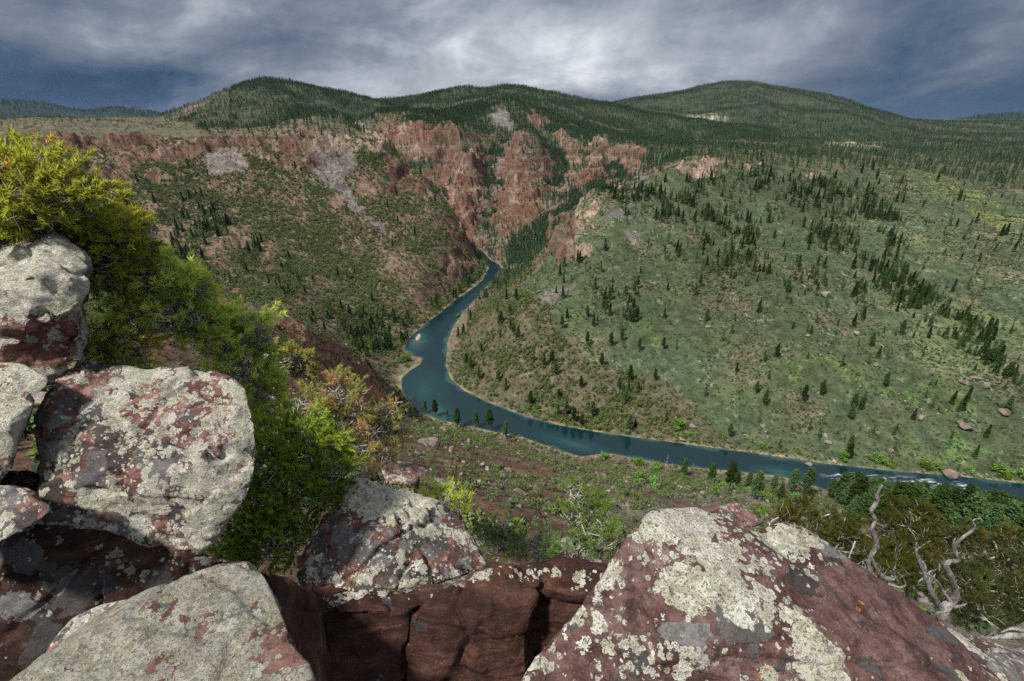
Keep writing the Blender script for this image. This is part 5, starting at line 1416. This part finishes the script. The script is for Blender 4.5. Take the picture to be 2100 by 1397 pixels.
needle_tree('juniper_tree', 'olive juniper behind the right shoulder of the broad lichen boulder', 'tree', M_dusk,
            [(1610, 1075, 36, 24, 7.4), (1660, 1062, 36, 22, 7.6), (1700, 1080, 40, 26, 7.6), (1740, 1095, 36, 24, 7.6), (1660, 1100, 46, 26, 7.2), (1720, 1130, 44, 30, 7.0), (1760, 1130, 30, 30, 7.2), (1700, 1160, 30, 20, 6.8), (1770, 1170, 30, 26, 6.8)], (1700, 1230, 7.2), 40, 7, 24, 3.0, (0.1, 0, 0.7), 0.06, 0.10, 0.05, 0.85, twigs=6)
needle_tree('juniper_tree', 'olive juniper between the two dead snags', 'tree', M_dusk,
            [(1870, 1062, 24, 16, 7.6), (1895, 1080, 34, 22, 7.6), (1850, 1100, 36, 24, 7.4), (1900, 1120, 36, 24, 7.3), (1860, 1140, 40, 24, 7.0), (1840, 1175, 34, 26, 6.6), (1890, 1165, 30, 24, 6.8), (1830, 1130, 26, 20, 7.2)], (1865, 1230, 7.2), 41, 7, 24, 3.0, (0.1, 0, 0.7), 0.05, 0.10, 0.05, 0.85, twigs=6)
needle_tree('juniper_tree', 'dark green juniper at the right edge behind the forked snag', 'tree', M_dusk,
            [(1960, 1100, 30, 20, 7.6), (2010, 1125, 40, 24, 7.4), (1990, 1160, 44, 26, 7.0), (2050, 1170, 44, 28, 6.8), (2100, 1200, 44, 34, 6.4), (2040, 1210, 50, 28, 6.4), (1990, 1210, 36, 26, 6.4), (2080, 1245, 50, 26, 6.0), (2010, 1250, 44, 22, 6.0), (1960, 1240, 24, 20, 6.2), (2120, 1150, 40, 34, 7.0)], (2050, 1300, 6.8), 42, 7, 24, 3.0, (0.1, 0, 0.6), 0.06, 0.03, 0.05, 0.85, twigs=6)

# ------------------------------------------------------------------ dead wood
M_dead, t, b = newmat('weathered_wood', 0.8, 0.15)
po = t('ShaderNodeTexCoord').outputs['Object']
gr_ = t.noise(t.scale(po, (1.0, 1.0, 0.10)), 55, 5, 0.65, 0.5)
bg_ = t.noise(po, 5, 4)
t.l.new(t.mix(t.mapr(bg_, 0.45, 0.65), t.ramp(gr_, [(0.3, (.05, .044, .040)), (0.5, (.19, .178, .166)), (0.72, (.38, .365, .35))]), t.ramp(gr_, [(0.3, (.035, .027, .023)), (0.7, (.20, .155, .125))])), b.inputs['Base Color'])
t.l.new(t('ShaderNodeBump', {'Strength': 0.9, 'Distance': 0.012, 'Height': gr_}).outputs[0], b.inputs['Normal'])

def limb_mesh(paths, y, seed, sc=3.126, ou=1640, ov=950):
    """paths: lists of (px, py, width px) in an enlarged view; y: distance"""
    R = np.random.default_rng(seed)
    BV = []; BF = []; off = 0
    for path in paths:
        a = np.array(path, float)
        t0 = np.arange(len(a)); t1 = np.linspace(0, len(a) - 1, (len(a) - 1) * 5 + 1)
        def cr(col):
            xp = np.concatenate([[2 * col[0] - col[1]], col, [2 * col[-1] - col[-2]]])
            i = np.minimum(t1.astype(int), len(a) - 2); f = t1 - i
            p0, p1, p2, p3 = xp[i], xp[i + 1], xp[i + 2], xp[i + 3]
            return 0.5 * (2 * p1 + (p2 - p0) * f + (2 * p0 - 5 * p1 + 4 * p2 - p3) * f ** 2 + (3 * p1 - p0 - 3 * p2 + p3) * f ** 3)
        pu, pvv, pw_ = cr(a[:, 0]), cr(a[:, 1]), np.maximum(cr(a[:, 2]), 1.2)
        dy = np.interp(np.arange(len(pu)), np.arange(0, len(pu) + 9, 9), np.cumsum(R.normal(0, 0.02, len(np.arange(0, len(pu) + 9, 9)))))
        pts = np.array([at(ou + q / sc, ov + w / sc, y + d_) for q, w, d_ in zip(pu, pvv, dy)])
        rad = 0.68 * pw_ / sc * np.linalg.norm(pts - CAM, axis=1) / F * 0.5
        rad *= 1 + 0.06 * R.normal(size=len(rad)).clip(-1.5, 1.5)
        v_, f_ = tube(pts, rad, 10, 0.18)
        ang = np.tile(np.arange(10), len(pts)); rep = np.repeat(np.arange(len(pts)), 10)
        grv = 1 + 0.30 * vn2(ang * 1.7 + rep * 0.05, rep * 0.10, seed) + 0.07 * R.normal(size=len(ang))
        v_ = pts[rep] + (v_ - pts[rep]) * grv[:, None]
        BV.append(v_); BF += [tuple(i + off for i in q) for q in f_]; off += len(v_)
    V = np.concatenate(BV)
    foot = V[np.argmin(V[:, 2])].copy()
    return V, BF, foot

def snag(label, trunk_paths, branch_paths, y, seed):
    R = np.random.default_rng(seed + 7)
    for pth in list(trunk_paths) + branch_paths[:3]:          # broken stubs and splinters along the wood
        for _ in range(7):
            k = R.integers(0, len(pth) - 1); f = R.uniform()
            x0, y0, w0 = [pth[k][i] * (1 - f) + pth[k + 1][i] * f for i in range(3)]
            a, L = R.uniform(0, 6.28), R.uniform(0.5, 1.5) * (w0 + 10)
            branch_paths = branch_paths + [[(x0, y0, w0 * .4), (x0 + cos(a) * L * .6, y0 + sin(a) * L * .6 - 4, w0 * .2), (x0 + cos(a) * L, y0 + sin(a) * L - 10, 1.5)]]
    V, Fq, foot = limb_mesh(trunk_paths, y, seed)
    rt = tag(link('dead_snag', None, foot), label, 'dead tree')
    link('trunk', mesh_np('snag_trunk', V - foot, Fq, [M_dead], smooth=True), parent=rt)
    for n_, pth in enumerate(branch_paths):
        V, Fq, _ = limb_mesh([pth], y, seed + n_ + 1)
        link('branch', mesh_np('snag_branch', V - foot, Fq, [M_dead], smooth=True), parent=rt)

snag('tall bare wavy snag rising from behind the broad lichen boulder over the rapids',
     [[(600, 1010, 60), (590, 900, 46), (575, 830, 44), (530, 790, 40), (470, 725, 34), (442, 645, 32), (458, 590, 34), (488, 535, 36), (484, 480, 32), (464, 420, 30), (483, 368, 30), (470, 335, 28), (462, 296, 28), (498, 245, 26), (493, 208, 24), (512, 168, 18), (530, 143, 10)]],
     [[(460, 600, 16), (500, 690, 30), (545, 735, 26), (600, 745, 12), (615, 730, 4)], [(560, 770, 24), (610, 790, 16), (650, 796, 16), (678, 778, 12), (660, 735, 8), (630, 702, 4)], [(484, 380, 10), (530, 402, 8), (558, 408, 3)],
      [(440, 620, 14), (428, 580, 10), (412, 556, 4)], [(460, 480, 8), (435, 462, 7), (424, 460, 3)], [(540, 800, 26), (510, 760, 20), (560, 735, 18), (610, 742, 6)], [(500, 250, 8), (486, 215, 9), (484, 190, 4)]], 3.3, 51)
snag('forked bare snag with a hooked tip at the right beside dark junipers',
     [[(935, 1180, 80), (930, 1060, 62), (918, 960, 66), (940, 920, 60), (985, 880, 48), (1002, 835, 42), (972, 740, 36), (938, 665, 34), (955, 632, 34), (1012, 622, 24), (1002, 575, 24), (992, 540, 24), (1020, 500, 22), (1070, 458, 18), (1122, 412, 12), (1110, 372, 9), (1138, 356, 7), (1166, 360, 5), (1168, 386, 2)]],
     [[(915, 960, 44), (885, 900, 36), (848, 838, 32), (812, 745, 32), (790, 682, 26), (752, 598, 22), (744, 560, 20), (757, 535, 12), (744, 506, 5)], [(800, 720, 18), (806, 660, 14), (770, 612, 10), (725, 572, 4)],
      [(960, 880, 24), (925, 830, 18), (892, 768, 16), (850, 732, 14), (826, 702, 10), (862, 686, 4)], [(985, 560, 18), (986, 510, 14), (996, 482, 5)], [(1000, 625, 16), (1034, 622, 4)], [(755, 545, 10), (780, 536, 3)], [(975, 860, 10), (1012, 880, 3)],
      [(1112, 420, 8), (1138, 425, 3)], [(945, 650, 10), (915, 605, 9), (905, 588, 3)], [(985, 920, 22), (1040, 912, 14), (1074, 900, 4)]], 3.0, 61)
V, Fq, foot = limb_mesh([[(1560, 960, 60), (1470, 1050, 58), (1400, 1090, 52), (1330, 1110, 34), (1230, 1120, 14), (1170, 1108, 5)], [(1440, 1070, 30), (1360, 1060, 16), (1290, 1085, 6)]], 2.7, 71)
tag(link('driftwood_root', mesh_np('driftwood_root', V - foot, Fq, [M_dead], smooth=True), foot), 'twisted grey root lying on the slab in the bottom right corner', 'dead wood')
V, Fq, foot = limb_mesh([[(855, 1030, 15), (853, 1010, 13), (856, 992, 12), (860, 982, 6)]], 8.0, 81, 1.0, 0, 0)
tag(link('tree_stump', mesh_np('tree_stump', V - foot, Fq, [M_bark], smooth=True), foot), 'dark burnt stump standing between the two grey tan rocks', 'stump')
for u, v, hp, lab in [(1363, 972, 46, 'bare grey dead tree standing on the near river bank'), (1418, 975, 30, 'thin grey dead pole tree right of the bare dead tree on the near bank'), (1375, 972, 30, 'small leaning dead tree close to the bare dead tree')]:
    p = spot_on_ground(u, v); h = hp * np.linalg.norm(p - CAM) / F
    R = np.random.default_rng(int(u))
    v_, f_ = tube(np.c_[np.cumsum(R.normal(0, .01, (7, 2)), 0), np.linspace(-.04, 1, 7)] * h, h * np.linspace(.018, .003, 7), 6)
    BV = [v_]; BF = list(f_); off = len(v_)
    for k in range(16):
        f = R.uniform(.3, .95); a = R.uniform(0, 6.28); L = R.uniform(.06, .2) * (1.15 - f)
        v_, f_ = tube(np.array([[0, 0, f], [cos(a) * L * .6, sin(a) * L * .6, f + .01], [cos(a) * L, sin(a) * L, f + .03]]) * h, h * np.array([.006, .004, .002]), 4)
        BV.append(v_); BF += [tuple(i + off for i in q) for q in f_]; off += len(v_)
    tag(link('dead_tree', mesh_np('dead_tree', np.concatenate(BV), BF, [M_dead]), p), lab, 'dead tree')

# dry grass tuft in the crack behind the front ledge
M_grass, t, b = newmat('dry_grass', 0.8, 0.1)
t.l.new(t.ramp(t('ShaderNodeVertexColor', layer_name='tint').outputs[0], [(0, (.12, .10, .045)), (1, (.42, .33, .20))]), b.inputs['Base Color'])
for lab, u, v, y, n_, L in [('tuft of dry straw grass in the crack left of the front ledge', 722, 1196, 2.62, 90, 0.13), ('small green dry tuft at the foot of the dome rock', 800, 1206, 2.62, 50, 0.07), ('sparse straw tuft behind the middle of the front ledge', 850, 1200, 2.66, 40, 0.06)]:
    p = at(u, v, y); R = np.random.default_rng(int(u))
    a = R.uniform(0, 6.28, n_); le = R.uniform(.4, 1, n_) * L; ti = R.uniform(.1, .9, n_)
    base = np.stack([R.normal(0, .018, n_), R.normal(0, .012, n_), np.full(n_, -0.02)], 1)
    tip = base + np.stack([np.cos(a) * le * ti, np.sin(a) * le * ti, le], 1)
    w = np.stack([-np.sin(a), np.cos(a), a * 0], 1) * 0.0016
    V = np.stack([base - w, base + w, tip], 1).reshape(-1, 3)
    me = mesh_np('grass_tuft', V, np.arange(len(V)).reshape(-1, 3), [M_grass])
    vcol(me, 'tint', np.repeat(R.uniform(0, 1, (n_, 1)), 3, 0) * np.ones((1, 3)))
    tag(link('grass_tuft', me, p), lab, 'grass tuft')

# ------------------------------------------------------------------ air
hz = bpy.data.materials.new('haze'); hz.use_nodes = True
t = NT(hz.node_tree); t.n.clear()
pv_ = t('ShaderNodeVolumePrincipled', {'Color': (.48, .66, 1.0, 1), 'Density': 0.000011, 'Anisotropy': 0.2})
ou_ = t('ShaderNodeOutputMaterial'); t.l.new(pv_.outputs[0], ou_.inputs['Volume'])
x0, x1, y0, y1, z0, z1 = -9700, 9700, -400, 9900, float(GZ.min()) - 1.0, float(GZ.max()) + 60.0
V = np.array([[x, y, z] for z in (z0, z1) for x, y in ((x0, y0), (x1, y0), (x1, y1), (x0, y1))])
tag(link('haze', mesh_np('haze', V, [(3, 2, 1, 0), (4, 5, 6, 7), (0, 1, 5, 4), (1, 2, 6, 5), (2, 3, 7, 6), (3, 0, 4, 7)], [hz])), 'thin blue air over the whole canyon', None, None, 'stuff')
SC.cycles.volume_bounces = 0
